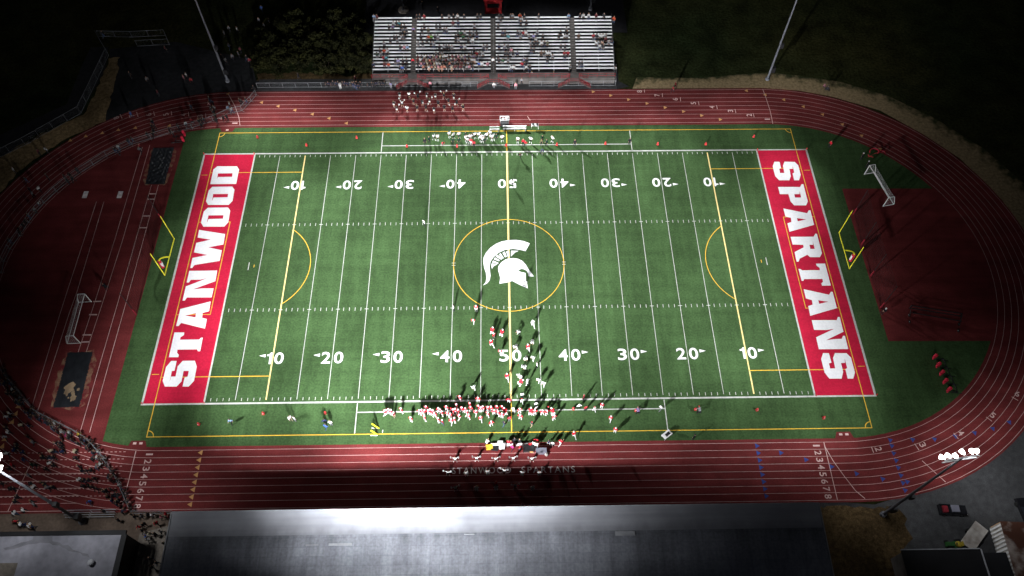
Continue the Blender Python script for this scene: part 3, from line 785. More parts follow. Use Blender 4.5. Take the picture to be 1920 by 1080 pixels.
for x, y in ((36,762.6),(30,776.5),(23,792),(10,824),(4.7,838)): marker(tri, x, y, None, 0.5)
link('exchange_marker', tri.mesh('exchange_marker', MAT['orange paint']), track)
for i in range(8): marker(trb, 1420 + 17.5 * i / 7, 836 + 94 * i / 7, 0)
for x, y in ((1465,849),(1512,862),(1560,875),(1607,888),(1656,898),(1670,825),(1673,835.6),(1676.5,849.5),(1681,863),(1685,876.5),(1690,891),(1694,905),(1698,919),(1702,903),(1712,824),(1753,823),(1792,817.5),(1828,811),(1862,803),(1893,791)): marker(trb, x, y)
link('hurdle_marker', trb.mesh('hurdle_marker', MAT['blue paint']), track)
# runways of the jumps area
rw = MB()
for a, b in (((-71.45, 14.0), (-71.35, -3.9)), ((-70.15, 14.0), (-70.1, -4.5))): pass
for pts in ([(181, 378), (128, 540), (112, 590), (60, 762)], [(195, 378), (145, 545), (129, 590), (71, 770)]):
    rw.strip(pl(*pts), 0.07, 0.011)
for pts in ([(267, 276), (215, 450), (176, 572), (146, 662)], [(281, 272), (230, 450), (190, 575), (161, 662)]):
    rw.strip(pl(*pts), 0.07, 0.011)
for pts in ([(284, 347), (229, 540), (150, 811)], [(297, 347), (244, 540), (168, 811)]):
    rw.strip(pl(*pts), 0.07, 0.011)
for a, b in (((174.5, 565.5), (190, 565)), ((167, 590), (182, 590)), ((155, 628), (171, 628)), ((152, 641.5), (167, 641)),
             ((280, 363.5), (293, 363.5)), ((276, 373.5), (290, 373.5)), ((267, 405), (282, 405)), ((261, 427), (276, 427))):
    rw.strip(pl(a, b), 0.22, 0.0125)
link('runway_line', rw.mesh('runway_line', MAT['lane paint']), track)
sd = MB()
sd.flat([ragged(px_poly([(124, 660), (178, 657), (184, 672), (158, 758), (150, 768), (97, 768), (95, 755), (110, 700)]), 0.28, 0.7, 8)], 0.0095)
sd.flat([ragged(px_poly([(285, 279), (329, 277), (331, 290), (314, 344), (306, 346), (272, 346), (268, 340)]), 0.22, 0.7, 9)], 0.0095)
link('spilled_sand', sd.mesh('spilled_sand', MAT['spilled sand']), track)
hp = MB()
for x, y in ((160, 365), (225, 365)):
    q = P(x, y); hp.box((q.x, q.y, 0.012), (0.8, 1.5, 0.012))
link('take_off_board', hp.mesh('take_off_board', MAT['faded paint']), track)
# ------------------------------------------------------------------ bleachers on the far side
NR = 16
def row(i):
    """front (0) to back (15): y, z of the bench top"""
    z = 1.95 + 0.19 * i
    py = 128.4 - (128.4 - 32.5) * i / 15
    return P(925, py, z).y, z
ROWS = [row(i) for i in range(NR)]
SEC = [(698.8, 769.5), (779.5, 920.0), (930.0, 1071.0), (1081.0, 1152.0)]
y_f, z_f = ROWS[0]
def bx(px): return P(px, 128.4, 1.95).x
SX = [(bx(a), bx(b)) for a, b in SEC]
XL, XR = SX[0][0], SX[-1][1]
stand = empty('bleachers', ((XL + XR) / 2, y_f - 0.6, 0), 0, 'long bleachers of white bench rows with red front rail behind the far track', 'bleachers')
so = Vector(stand.location)
for i, (y, z) in enumerate(ROWS):
    for x0, x1 in SX:
        m = MB(); m.box(((x0 + x1) / 2 - so.x, y - so.y, z - 0.025), (x1 - x0, 0.33, 0.05))
        m.build('bench_plank', MAT['aluminium'], stand)
dk = MB()
for i, (y, z) in enumerate(ROWS):
    y2 = ROWS[i + 1][0] if i < NR - 1 else y + 0.8
    y1 = y - 0.62
    for x0, x1 in SX:
        dk.box(((x0 + x1) / 2 - so.x, (y1 + y2 - 0.62) / 2 - so.y, z - 0.47), (x1 - x0 + 0.02, (y2 - 0.62) - y1, 0.06))
dk.build('foot_deck', MAT['dark board'], stand)  # dark boards; the near-black colour also paints in shade between bench rows
st_ = MB()
for (a, b) in ((SX[0][1], SX[1][0]), (SX[1][1], SX[2][0]), (SX[2][1], SX[3][0])):
    m = MB()
    for i, (y, z) in enumerate(ROWS):
        y2 = ROWS[i + 1][0] if i < NR - 1 else y + 0.8
        d = (y2 - y) / 2
        for h in range(2):
            m.box(((a + b) / 2 - so.x, y - 0.62 + d * (h + 0.5) - so.y, z - 0.44 + 0.095 * h), (b - a - 0.06, d - 0.06, 0.05))
    m.build('aisle_steps', MAT['step grey'], stand)
fr = MB()
yb, zb = ROWS[-1]
for x in np.linspace(XL, XR, 17):
    fr.tube((x - so.x, y_f - 0.6 - so.y, 0), (x - so.x, y_f - 0.6 - so.y, z_f - 0.5), 0.06, None, 6)
    fr.tube((x - so.x, yb + 0.3 - so.y, 0), (x - so.x, yb + 0.3 - so.y, zb - 0.5), 0.06, None, 6)
    fr.tube((x - so.x, y_f - 0.6 - so.y, z_f - 0.55), (x - so.x, yb + 0.3 - so.y, zb - 0.55), 0.07, None, 6)
fr.build('understructure', MAT['galvanised'], stand)
# front walkway, wall and red rail
wy0, wy1 = y_f - 2.1, y_f - 0.62
wk = MB(); wk.box(((XL + XR) / 2 - so.x, (wy0 + wy1) / 2 - so.y, 1.42), (XR - XL, wy1 - wy0, 0.08))
wk.build('front_walkway', MAT['step grey'], stand)
wl = MB(); wl.box(((XL + XR) / 2 - so.x, wy0 - 0.06 - so.y, 0.7), (XR - XL, 0.1, 1.40))
wl.build('front_wall', MAT['step grey'], stand)
GAP = [bx(774.5), bx(925), bx(1076)]
rl = MB()
segs = [(XL, GAP[0] - 0.9), (GAP[0] + 0.9, GAP[1] - 0.9), (GAP[1] + 0.9, GAP[2] - 0.9), (GAP[2] + 0.9, XR)]
for a, b in segs:
    for zz in (1.9, 2.45):
        rl.tube((a - so.x, wy0 + 0.05 - so.y, zz), (b - so.x, wy0 + 0.05 - so.y, zz), 0.035, None, 6)
    k = max(2, int((b - a) / 1.5))
    for x in np.linspace(a, b, k + 1): rl.tube((x - so.x, wy0 + 0.05 - so.y, 1.4), (x - so.x, wy0 + 0.05 - so.y, 2.45), 0.03, None, 6)
rl.build('front_rail', MAT['rail red'], stand)
sr = MB()
for x in (XL - 0.05, XR + 0.05):
    for dz in (0.45, 0.95):
        sr.tube((x - so.x, y_f - 0.6 - so.y, z_f + dz - 0.45), (x - so.x, yb + 0.4 - so.y, zb + dz - 0.45), 0.03, None, 6)
    for i in range(0, NR, 2): sr.tube((x - so.x, ROWS[i][0] - so.y, ROWS[i][1] - 0.45), (x - so.x, ROWS[i][0] - so.y, ROWS[i][1] + 0.5), 0.025, None, 6)
sr.build('side_rail', MAT['black steel'], stand)
for gx in GAP:
    m = MB()
    m.box((gx - so.x, wy0 - 0.75 - so.y, 1.41), (2.0, 1.3, 0.08))
    for sgn in (-1, 1):
        for q in range(7):
            m.box((gx + sgn * (1.15 + 0.3 * q) - so.x, wy0 - 0.75 - so.y, 1.25 - 0.19 * q), (0.30, 1.3, 0.06))
    so_ = m.build('entry_stairs', MAT['step grey'], stand)
    for yy in (wy0 - 1.42, wy0 - 0.08):
        for sgn in (-1, 1):
            r_ = MB()
            for dz in (0.55, 1.0):
                r_.tube((gx + sgn * 1.0 - so.x, yy - so.y, 1.45 + dz), (gx + sgn * 3.1 - so.x, yy - so.y, 0.1 + dz), 0.035, None, 6)
                if yy < wy0 - 1: r_.tube((gx + sgn * 0.03 - so.x, yy - so.y, 1.45 + dz), (gx + sgn * 1.0 - so.x, yy - so.y, 1.45 + dz), 0.035, None, 6)
            for q in range(0, 8):
                X = gx + sgn * (1.0 + 0.3 * q); zz = 1.45 - 1.35 * q / 7
                r_.tube((X - so.x, yy - so.y, zz), (X - so.x, yy - so.y, zz + 1.0), 0.025, None, 6)
            r_.build('handrail', MAT['rail red'], so_)
# announcer booth
bt = empty('announcer_booth', (P(925, 24).x, 63.5, 0), 0, 'small bright red booth with dark window behind the centre of the bleachers', 'booth')
m = MB(); m.box((0, 0.2, 1.55), (3.5, 2.4, 3.1)); m.build('wall', MAT['booth red'], bt)
m = MB(); m.box((0, 0.2, 3.18), (3.9, 2.8, 0.16)); m.build('roof', MAT['booth red'], bt)
f_ = MB(); f_.box((0, -1.03, 2.0), (2.4, 0.06, 1.0)); wf = f_.build('window', MAT['dark board'], bt)

# ------------------------------------------------------------------ fences
def chain_fence(name, pts, h, label, group=None, post=2.4, top=MAT['fence grey'], mid=True, lean=0.0, feet=False, alpha_mat=None, post_r=0.035, rail_r=0.04):
    o = empty(name, (pts[0][0], pts[0][1], 0), 0, label, 'fence', group)
    off = Vector((pts[0][0], pts[0][1], 0))
    rails = MB(); wires = MB()
    acc = 0.0
    posts = []
    for i in range(len(pts) - 1):
        a = Vector((pts[i][0], pts[i][1], 0)) - off; b = Vector((pts[i + 1][0], pts[i + 1][1], 0)) - off
        for zz in ((0.08, h) if mid else (h,)):
            rails.tube(a + Vector((0, 0, zz)), b + Vector((0, 0, zz)), rail_r, None, 6)
        L = (b - a).length
        k = max(1, round(L / post))
        for j in range(k): posts.append((a.lerp(b, j / k), (b - a).normalized()))
        step = 0.22
        n = max(1, int(L / step))
        d = (b - a) / n
        for j in range(n):                       # open wire mesh as crossing strands
            p = a + d * j
            wires.tube(p + Vector((0, 0, 0.1)), p + d + Vector((0, 0, h)), 0.005, None, 3, caps=False)
            wires.tube(p + d + Vector((0, 0, 0.1)), p + Vector((0, 0, h)), 0.005, None, 3, caps=False)
    posts.append((Vector((pts[-1][0], pts[-1][1], 0)) - off, (Vector(pts[-1]) - Vector(pts[-2])).to_3d().normalized() if len(pts[-1]) == 2 else Vector((1, 0, 0))))
    rails.build('rail', top, o)
    wires.build('wire_mesh', top, o)
    pm = MB()
    pm.tube((0, 0, 0), (0, 0, h), post_r, None, 6)
    if feet: pm.tube((-0.5, 0, 0.03), (0.5, 0, 0.03), 0.03, None, 6)
    pme = pm.mesh('post', top)
    for p, d in posts:
        k = link('post', pme, o, p); k.rotation_euler = (0, 0, math.atan2(d.x, -d.y) if feet else 0)
    return o
F2 = lambda pts: [tuple(P(x, y)[:2]) for x, y in pts]
chain_fence('chain_link_fence', [(P(483, 164.5).x, 41.35), (P(866, 161.5).x, 41.35)], 1.2, 'grey chain link fence between far track and shrubs, from its left corner to the gates', 'chain link fences along the far track')
chain_fence('chain_link_fence', [(P(992, 160.5).x, 41.30), (P(1154, 160.5).x, 41.30), (P(1154.5, 134).x, 46.0)], 1.2, 'grey chain link fence in front of the bleachers, right of the gates with a corner', 'chain link fences along the far track')
def gate(px0, px1, label):
    a = P(px0, 161).x; b = P(px1, 161).x
    o = empty('fence_gate', ((a + b) / 2, 41.33, 0), 0, label, 'gate', 'gates in the far fence')
    w = (b - a) / 2
    m = MB()
    for zz in (0.12, 0.65, 1.2): m.tube((-w, 0, zz), (w, 0, zz), 0.035, None, 6)
    for x in (-w, 0, w): m.tube((x, 0, 0), (x, 0, 1.25), 0.04, None, 6)
    m.build('frame', MAT['fence grey'], o)
    m = MB(); n = int(2 * w / 0.2)
    for j in range(n):
        x = -w + 2 * w * j / n; d = 2 * w / n
        m.tube((x, 0.0, 0.15), (x + d, 0, 1.2), 0.005, None, 3, caps=False); m.tube((x + d, 0.0, 0.15), (x, 0, 1.2), 0.005, None, 3, caps=False)
    m.build('wire_mesh', MAT['fence grey'], o)
gate(868, 896, 'double barred grey gate left of the middle stairs by the far track')
gate(931, 961, 'double barred grey gate right of the middle stairs by the far track')
LF = F2([(3,512),(8,490),(19,467),(37.5,442),(54,417),(68,398),(83,381),(106,359),(126.6,342),(150,325),(200,293),(247.5,271),(319,249),(360,240),(400,226.7),(433,212),(454,208),(471,190),(481,178)])
chain_fence('crowd_fence', LF, 1.25, 'portable crowd fence curving across the upper left bend of the track', 'portable crowd fences on the left bend', 3.0, feet=True)
LF2 = F2([(-8,664),(0,690),(25,719),(50,750),(66.6,771.6),(79,779),(141,810),(166,825),(181,841),(193.5,856.6),(202.7,870),(210.7,885),(222,899),(235,928),(248.6,959)])
chain_fence('crowd_fence', LF2, 1.25, 'portable crowd fence crossing the lower left bend with people leaning on it', 'portable crowd fences on the left bend', 3.0, feet=True)
chain_fence('railing_fence', F2([(250, 963), (328, 963)]), 1.2, 'short grey fence beside the near track left of the grandstand roof', None, 2.0)
rk = empty('bike_rack', tuple(P(170, 965)), 0, 'low rack of parallel steel rails on the patio below the track', 'rack')
m = MB()
for k in range(4):
    m.tube((-3.8 + k * 0.25, 0.45 - k * 0.32, 0.7), (3.6, 0.45 - k * 0.32, 0.7), 0.045, None, 6)
    for x in (-3.4 + k * 0.25, 0, 3.5): m.tube((x, 0.45 - k * 0.32, 0), (x, 0.45 - k * 0.32, 0.7), 0.04, None, 6)
m.build('rails', MAT['galvanised'], rk)
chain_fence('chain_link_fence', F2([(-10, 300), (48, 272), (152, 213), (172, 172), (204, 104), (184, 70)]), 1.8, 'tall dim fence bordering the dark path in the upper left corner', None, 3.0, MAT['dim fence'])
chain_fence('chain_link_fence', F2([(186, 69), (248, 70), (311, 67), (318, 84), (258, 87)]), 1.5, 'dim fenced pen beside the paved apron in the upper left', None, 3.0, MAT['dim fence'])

# ------------------------------------------------------------------ home grandstand roof
RZ = 7.5
xl, xr = P(324, 956, RZ).x, P(1535, 948, RZ).x
yfr = (P(324, 956, RZ).y + P(1535, 948, RZ).y) / 2
gs = empty('grandstand', ((xl + xr) / 2, yfr, 0), 0, 'covered grandstand with a long grey metal roof along the near track', 'grandstand')
hw = (xr - xl) / 2
rf = MB()
D1 = 3.1                      # the smooth front band
DB = 17.0
slope = -0.045
def slab(y0, y1, z0, z1, x0, x1, th, m=0):
    rf.add([(x0, y0, z0), (x1, y0, z0), (x1, y1, z1), (x0, y1, z1), (x0, y0, z0 - th), (x1, y0, z0 - th), (x1, y1, z1 - th), (x0, y1, z1 - th)],
           [(3, 2, 1, 0), (4, 5, 6, 7), (0, 1, 5, 4), (2, 3, 7, 6), (1, 2, 6, 5), (3, 0, 4, 7)], m)
slab(-D1, -DB, RZ + slope * D1, RZ + slope * DB, -hw, hw, 0.18)
roof = rf.build('roof', MAT['roof sheet'], gs)
rf = MB()
slab(0.0, -D1 + 0.0, RZ + 0.03, RZ + 0.03 + slope * D1, -hw, hw, 0.2)
rf.build('roof_band', MAT['roof band'], gs)
sm_ = MB()
rn = random.Random(5)
for j in range(38):                                    # standing seams and sheet laps
    x = -hw + 1.1 + j * (2 * hw - 2.2) / 37
    y0 = -D1 - 0.1; y1 = -DB + 0.1
    if rn.random() < 0.85:
        zz = lambda y: RZ + slope * -y + 0.012
        sm_.box((x, (y0 + y1) / 2, 0), (0.03, y0 - y1, 0.02))
        for q in range(8): 
            i0 = len(sm_.v) - 8 + q
            vx, vy, vz = sm_.v[i0]; sm_.v[i0] = (vx, vy, vz + RZ + slope * -vy + 0.008)
for yy in (-5.3, -7.4, -9.6, -12.0):
    x = -hw + 0.3
    while x < hw - 3:
        L = rn.uniform(3, 9)
        if rn.random() < 0.75:
            a = x; b = min(hw - 0.3, x + L); z = RZ + slope * -yy + 0.002
            sm_.box(((a + b) / 2, yy, z), (b - a, 0.05, 0.006))
        x += L
sm_.build('roof_seam', MAT['roof sheet'], gs)
for px, py, wx, wy in ((638, 1021, 2.9, 0.28), (1172, 1000.5, 2.5, 0.55), (880, 1002, 1.3, 0.12), (585, 1022, 1.6, 0.10)):
    q = P(px, py, RZ - 0.2); 
    yl_ = q.y - yfr
    m = MB(); m.box((q.x - gs.location.x, yl_, RZ + slope * -yl_ + 0.05), (wx, wy, 0.08))
    m.build('roof_patch', MAT['galvanised'], gs)
fa = MB()
fa.box((0, 0.06, RZ - 0.12), (2 * hw + 0.1, 0.10, 0.36))
fa.build('fascia', MAT['galvanised'], gs)
ed = MB()
for s in (-1, 1):
    ed.add([(s * (hw + 0.02), 0.0, RZ + 0.10), (s * (hw + 0.16), 0.0, RZ + 0.10), (s * (hw + 0.16), -DB, RZ + slope * DB + 0.10), (s * (hw + 0.02), -DB, RZ + slope * DB + 0.10),
            (s * (hw + 0.02), 0.0, RZ - 0.2), (s * (hw + 0.16), 0.0, RZ - 0.2), (s * (hw + 0.16), -DB, RZ + slope * DB - 0.2), (s * (hw + 0.02), -DB, RZ + slope * DB - 0.2)],
           [(0, 1, 2, 3), (7, 6, 5, 4), (0, 4, 5, 1), (1, 5, 6, 2), (2, 6, 7, 3), (3, 7, 4, 0)])
ed.build('verge_trim', MAT['galvanised'], gs)
for x in np.linspace(-hw + 2, hw - 2, 9):
    m = MB(); m.tube((x, -1.2, 0), (x, -1.2, RZ - 0.15), 0.16, None, 10); m.build('column', MAT['black steel'], gs)
m = MB(); m.box((0, -DB + 0.6, 3.2), (2 * hw - 1, 0.2, 6.4)); m.build('back_wall', MAT['concrete'], gs)
m = MB()
for k in range(14): m.box((0, -2.2 - k * 0.85, 0.35 + 0.16 * k), (2 * hw - 2, 0.84, 0.7 + 0.32 * k))
m.build('seating_tier', MAT['dark asphalt'], gs)

# ------------------------------------------------------------------ flat roofed building, lower left
BZ = 5.0
lx1, ly = P(236, 993, BZ).x, P(120, 1000, BZ).y
fb = empty('flat_roofed_building', (lx1, ly, 0), 0, 'flat grey roofed building with dark parapet in the lower left corner', 'building')
LX, LY = 32.0, 24.0
m = MB(); m.box((-LX / 2, -LY / 2, BZ / 2 - 0.1), (LX - 0.1, LY - 0.1, BZ - 0.2)); m.build('wall', MAT['black roof'], fb)
m = MB(); m.box((-LX / 2, -LY / 2, BZ - 0.05), (LX - 0.6, LY - 0.6, 0.12)); rfo = m.build('roof', MAT['flat roof'], fb)
m = MB()
for c, d in (((-LX / 2, 0.0, BZ), (LX + 0.3, 0.55, 0.35)), ((0.0, -LY / 2, BZ), (0.7, LY - 0.55, 0.35)), ((-LX, -LY / 2, BZ), (0.5, LY - 0.55, 0.35)), ((-LX / 2, -LY, BZ), (LX, 0.5, 0.35))): m.box(c, d)
m.build('parapet', MAT['black roof'], fb)
q = P(173, 1056, BZ)
m = MB(); m.tube((q.x - lx1, q.y - ly, BZ), (q.x - lx1, q.y - ly, BZ + 0.35), 0.30, 0.30, 12); m.ball((q.x - lx1, q.y - ly, BZ + 0.45), (0.42, 0.42, 0.28)); m.build('roof_vent', MAT['galvanised'], rfo)
stn = MB()
def spx(pts): return [(P(x, y, BZ).x - lx1, P(x, y, BZ).y - ly) for x, y in pts]
stn.flat([ragged(spx([(64, 1001), (98, 1001), (100, 1014), (112, 1018), (165, 1040), (168, 1046), (110, 1024), (92, 1018), (70, 1018), (50, 1022), (10, 1032), (8, 1028), (48, 1016), (60, 1012)]), 0.12, 0.5, 11)], BZ + 0.014)
stn.build('roof_stain', MAT['roof stain'], rfo)
q = P(12, 1068, BZ)
m = MB(); m.box((q.x - lx1, q.y - ly, BZ + 0.02), (2.4, 1.6, 0.03)); m.build('roof_patch', MAT['concrete'], rfo)

# ------------------------------------------------------------------ service yard, lower right
SZ = 4.0
a = P(1692, 1034, SZ); b = P(1836, 1034, SZ); c = P(1886, 1036, SZ)
bb = empty('dark_shed', (a.x, a.y, 0), 0, 'black flat roofed shed at the bottom edge beside the small tractor', 'shed')
W_ = b.x - a.x
m = MB(); m.box((W_ / 2, -7, SZ / 2 - 0.1), (W_ - 0.2, 14, SZ - 0.2)); m.build('wall', MAT['step grey'], bb)
m = MB(); m.box((W_ / 2, -7, SZ), (W_ + 0.3, 14.3, 0.2)); m.build('roof', MAT['black roof'], bb)
m = MB(); m.box((W_ + 0.25, -7, SZ + 0.02), (0.18, 14.3, 0.26)); m.box((W_ / 2, 0.2, SZ + 0.02), (W_ + 0.3, 0.12, 0.26)); m.build('gutter', MAT['galvanised'], bb)
W2 = c.x - b.x
b2 = empty('dark_shed', (b.x + 0.6, a.y - 0.1, 0), 0, 'narrow black shed between the bigger black shed and the rusty container', 'shed')
m = MB(); m.box((W2 / 2, -7, 1.5), (W2 - 0.3, 13.5, 3.0)); m.build('wall', MAT['black roof'], b2)
m = MB(); m.box((W2 / 2, -7, 3.05), (W2, 14, 0.12)); m.build('roof', MAT['black roof'], b2)
# rusty container shed, corrugated walls
CZ = 3.0
q1, q2, q3 = P(1876, 978, CZ), P(1908, 977, CZ), P(1925, 1080, CZ)
cang = math.atan2((q1 - P(1905, 1080, CZ)).y, (q1 - P(1905, 1080, CZ)).x) - math.pi / 2
ct = empty('storage_container', (q1.x, q1.y, 0), cang, 'rusty roofed storage container with white ribbed side in the lower right corner', 'container')
CW, CL = 3.0, 12.5
m = MB(); m.box((CW / 2, -CL / 2, CZ / 2), (CW - 0.1, CL - 0.1, CZ - 0.1)); m.build('wall', MAT['weathered white'], ct)
m = MB()
for k in range(24): m.box((0.0, -0.4 - k * (CL - 0.8) / 23, CZ / 2), (0.09, 0.24, CZ - 0.25))
m.build('side_rib', MAT['white enamel'], ct)
m = MB(); m.box((CW / 2, -CL / 2, CZ + 0.0), (CW + 0.1, CL + 0.1, 0.09))
for k in range(36): m.box((CW / 2, -0.3 - k * (CL - 0.6) / 35, CZ + 0.055), (CW - 0.1, 0.15, 0.05))
m.build('roof', MAT['rust roof'], ct)
m = MB(); m.box((CW / 2, 0.04, CZ / 2), (CW * 0.9, 0.06, CZ * 0.85)); m.box((CW / 2, 0.09, CZ / 2), (0.06, 0.06, CZ * 0.85)); m.build('end_door', MAT['orange paint'], ct)

def wheel(mb, c, r, w, m=0, axis=(0, 1, 0)):
    a = Vector(axis) * w / 2
    mb.tube(Vector(c) - a, Vector(c) + a, r, None, 14, m)
# pickup truck
q = P(1788, 955, 0.9)
tk = empty('utility_truck', (q.x, q.y, 0), R(-3), 'small black utility truck with a red load in its bed parked in the yard', 'truck')
tk.scale = (.7, .72, .8)
m = MB()
m.box((0, 0, 0.62), (5.3, 1.9, 0.55), 0, 0, 0.98); m.box((1.75, 0, 0.98), (1.7, 1.8, 0.30), 0, 0, 0.9)
for s in (-1, 1): m.box((-1.6, s * 0.87, 1.05), (2.1, 0.12, 0.42))
m.box((-2.6, 0, 1.05), (0.1, 1.8, 0.42))
m.build('body', MAT['car black'], tk)
m = MB(); m.box((0.1, 0, 1.25), (2.1, 1.72, 0.75), 0, 0, 0.72); m.build('cab_window', MAT['glass dark'], tk)
m = MB(); m.box((0.1, 0, 1.645), (1.6, 1.32, 0.06), 0, 0, 0.95); m.build('cab_roof', MAT['car roof grey'], tk)
for x in (1.75, -1.65):
    for s in (-1, 1):
        m = MB(); wheel(m, (x, s * 0.88, 0.38), 0.38, 0.26); wl_ = m.build('wheel', MAT['tyre'], tk)
        m = MB(); wheel(m, (x, s * 0.99, 0.38), 0.20, 0.06); m.build('rim', MAT['galvanised'], wl_)
for s in (-1, 1):
    m = MB(); m.box((2.66, s * 0.68, 0.78), (0.05, 0.34, 0.16)); m.build('headlight', MAT['white enamel'], tk)
ldm = MB(); ldm.box((0, 0, 0.2), (1.0, 1.35, 0.4), 0, 0, 0.92); ldm.box((0.1, 0.2, 0.44), (0.5, 0.5, 0.12))
ld_ = ldm.build('tarped_load', MAT['dim pad'], None, (q.x - 1.12, q.y + 0.06, 0.72)); ld_.rotation_euler = (0, 0, R(-3)); ld_.scale = (.7, .72, .8)
setp(ld_, 'red tarped load lying in the bed of the small black truck', 'load')
# second car at the right edge
q = P(1917, 962, 0.7)
c2 = empty('parked_car', (q.x + 0.8, q.y, 0), R(95), 'dark car at the right edge beside the rusty container', 'car')
m = MB(); m.box((0, 0, 0.58), (4.4, 1.75, 0.55), 0, 0, 0.95); m.build('body', MAT['car black'], c2)
m = MB(); m.box((-0.2, 0, 1.1), (2.3, 1.6, 0.55), 0, 0, 0.7); m.build('cab_window', MAT['glass dark'], c2)
m = MB(); m.box((-0.2, 0, 1.39), (1.45, 1.05, 0.05)); m.build('cab_roof', MAT['car black'], c2)
for x in (1.4, -1.4):
    for s in (-1, 1):
        m = MB(); wheel(m, (x, s * 0.82, 0.33), 0.33, 0.22); m.build('wheel', MAT['tyre'], c2)
# flatbed trailer
qa, qb = P(1838, 990, 0.7), P(1816, 1021, 0.7)
ang = math.atan2((qa - qb).y, (qa - qb).x)
tl = empty('flatbed_trailer', ((qa.x + qb.x) / 2, (qa.y + qb.y) / 2, 0), ang, 'weathered white flatbed trailer standing between tractor and container', 'trailer')
m = MB(); m.box((0, 0, 0.7), (4.0, 1.9, 0.14)); m.build('deck', MAT['weathered white'], tl)
m = MB(); m.tube((-2.0, 0, 0.6), (-3.0, 0, 0.55), 0.05, None, 6); m.tube((-2.0, 0.6, 0.6), (-3.0, 0, 0.55), 0.04, None, 6); m.tube((-2.0, -0.6, 0.6), (-3.0, 0, 0.55), 0.04, None, 6); m.build('drawbar', MAT['black steel'], tl)
for s in (-1, 1):
    m = MB(); wheel(m, (0.2, s * 1.02, 0.33), 0.33, 0.2); m.build('wheel', MAT['tyre'], tl)
# small tractor
q = P(1790, 1021, 0.6)
tt = empty('lawn_tractor', (q.x, q.y, 0), R(178), 'small green tractor with yellow seat parked against the black shed', 'tractor')
m = MB(); m.box((0.65, 0, 0.72), (1.1, 0.62, 0.5), 0, 0, 0.85); m.box((-0.35, 0, 0.5), (0.9, 0.9, 0.25)); m.build('body', MAT['tractor green'], tt)
m = MB(); m.ball((-0.45, 0, 0.85), (0.50, 0.42, 0.22)); m.box((-0.85, 0, 1.05), (0.14, 0.6, 0.45)); m.build('seat', MAT['dull yellow'], tt)
for x, r_, yy in ((0.9, 0.28, 0.45), (-0.6, 0.42, 0.58)):
    for s in (-1, 1):
        m = MB(); wheel(m, (x, s * yy, r_), r_, 0.26); m.build('wheel', MAT['tyre'], tt)
m = MB(); m.tube((0.15, 0, 0.9), (-0.05, 0, 1.15), 0.02, None, 6); m.tube((-0.05, 0, 1.14), (-0.07, 0, 1.17), 0.18, None, 12); m.build('steering_wheel', MAT['black steel'], tt)

# ------------------------------------------------------------------ football goal posts
for s, lab in ((-1, 'yellow goal post behind the left end zone'), (1, 'yellow goal post behind the right end zone')):
    g = empty('goal_post', (s * 57.0, -0.05, 0), 0 if s < 0 else math.pi, lab, 'goal post', 'goal posts behind the end zones')
    m = MB()
    pts = [(0, 0, 0), (0, 0, 1.7)] + [(2.12 * (1 - math.cos(t)) * 1.0, 0, 1.7 + 1.35 * math.sin(t)) for t in np.linspace(0.2, math.pi / 2, 7)]
    m.path(pts, 0.11, 10); m.build('gooseneck', MAT['goal yellow'], g)
    m = MB(); m.tube((2.12, -3.62, 3.05), (2.12, 3.62, 3.05), 0.085, None, 10); m.build('crossbar', MAT['goal yellow'], g)
    for t in (-1, 1):
        m = MB(); m.tube((2.12, t * 3.56, 3.0), (2.12, t * 3.56, 9.1), 0.065, None, 10); m.build('upright', MAT['goal yellow'], g)
    m = MB(); m.tube((0, 0, 0.05), (0, 0, 1.85), 0.28, 0.28, 14); pd = m.build('pad', MAT['pad red'], g)
    m = MB(); m.tube((0.02, 0, 0.2), (0.10, -0.02, 1.5), 0.25, 0.25, 14); lw = m.build('pad_panel', MAT['white paint'], pd)

# ------------------------------------------------------------------ soccer goals
def soccer_goal(loc, rz, label, Wd):
    g = empty('soccer_goal', loc, rz, label, 'soccer goal', 'portable soccer goals')
    h, d0, d1 = 2.44, 0.95, 2.0
    m = MB(); r_ = 0.065
    w = Wd / 2
    m.tube((-w, 0, h), (w, 0, h), r_, None, 8)
    for s in (-1, 1):
        m.tube((s * w, 0, 0), (s * w, 0, h), r_, None, 8)
        m.path([(s * w, 0, h), (s * w, -d0, h), (s * w, -d0 - 0.25, h - 0.12), (s * w, -d1, 0.3), (s * w, -d1, 0.06), (s * w, 0, 0.06)], 0.05, 8)
    m.tube((-w, -d1, 0.06), (w, -d1, 0.06), 0.05, None, 8)
    m.build('frame', MAT['white enamel'], g)
    n = MB(); k = int(Wd / 0.3)
    prof = [(0, h), (-d0, h - 0.05), (-d0 - 0.3, h - 0.3), (-d1 + 0.1, 0.3), (-d1, 0.06)]
    for j in range(k + 1):
        x = -w + Wd * j / k
        for a_, b_ in zip(prof[:-1], prof[1:]): n.tube((x, a_[0], a_[1]), (x, b_[0], b_[1]), 0.006, None, 3, caps=False)
    for a_, b_ in zip(prof[:-1], prof[1:]):
        L = math.hypot(b_[0] - a_[0], b_[1] - a_[1])
        for j in range(max(1, int(L / 0.3))):
            f = j / max(1, int(L / 0.3)); y = a_[0] + (b_[0] - a_[0]) * f; z = a_[1] + (b_[1] - a_[1]) * f
            n.tube((-w, y, z), (w, y, z), 0.006, None, 3, caps=False)
    for s in (-1, 1):
        for j in range(7):
            z = 0.1 + j * 0.34; yy = -d1 + (d1 - d0) * max(0, (z - 0.1)) / h
            n.tube((s * w, 0, z), (s * w, yy, z), 0.006, None, 3, caps=False)
        for j in range(1, 6): n.tube((s * w, -d1 * j / 6, 0.1), (s * w, -d0 * j / 6, h), 0.006, None, 3, caps=False)
    n.build('net', MAT['white enamel'], g)
    return g
a = P(171.5, 566); b = P(151, 643.5)
rz = math.atan2(b.y - a.y, b.x - a.x)
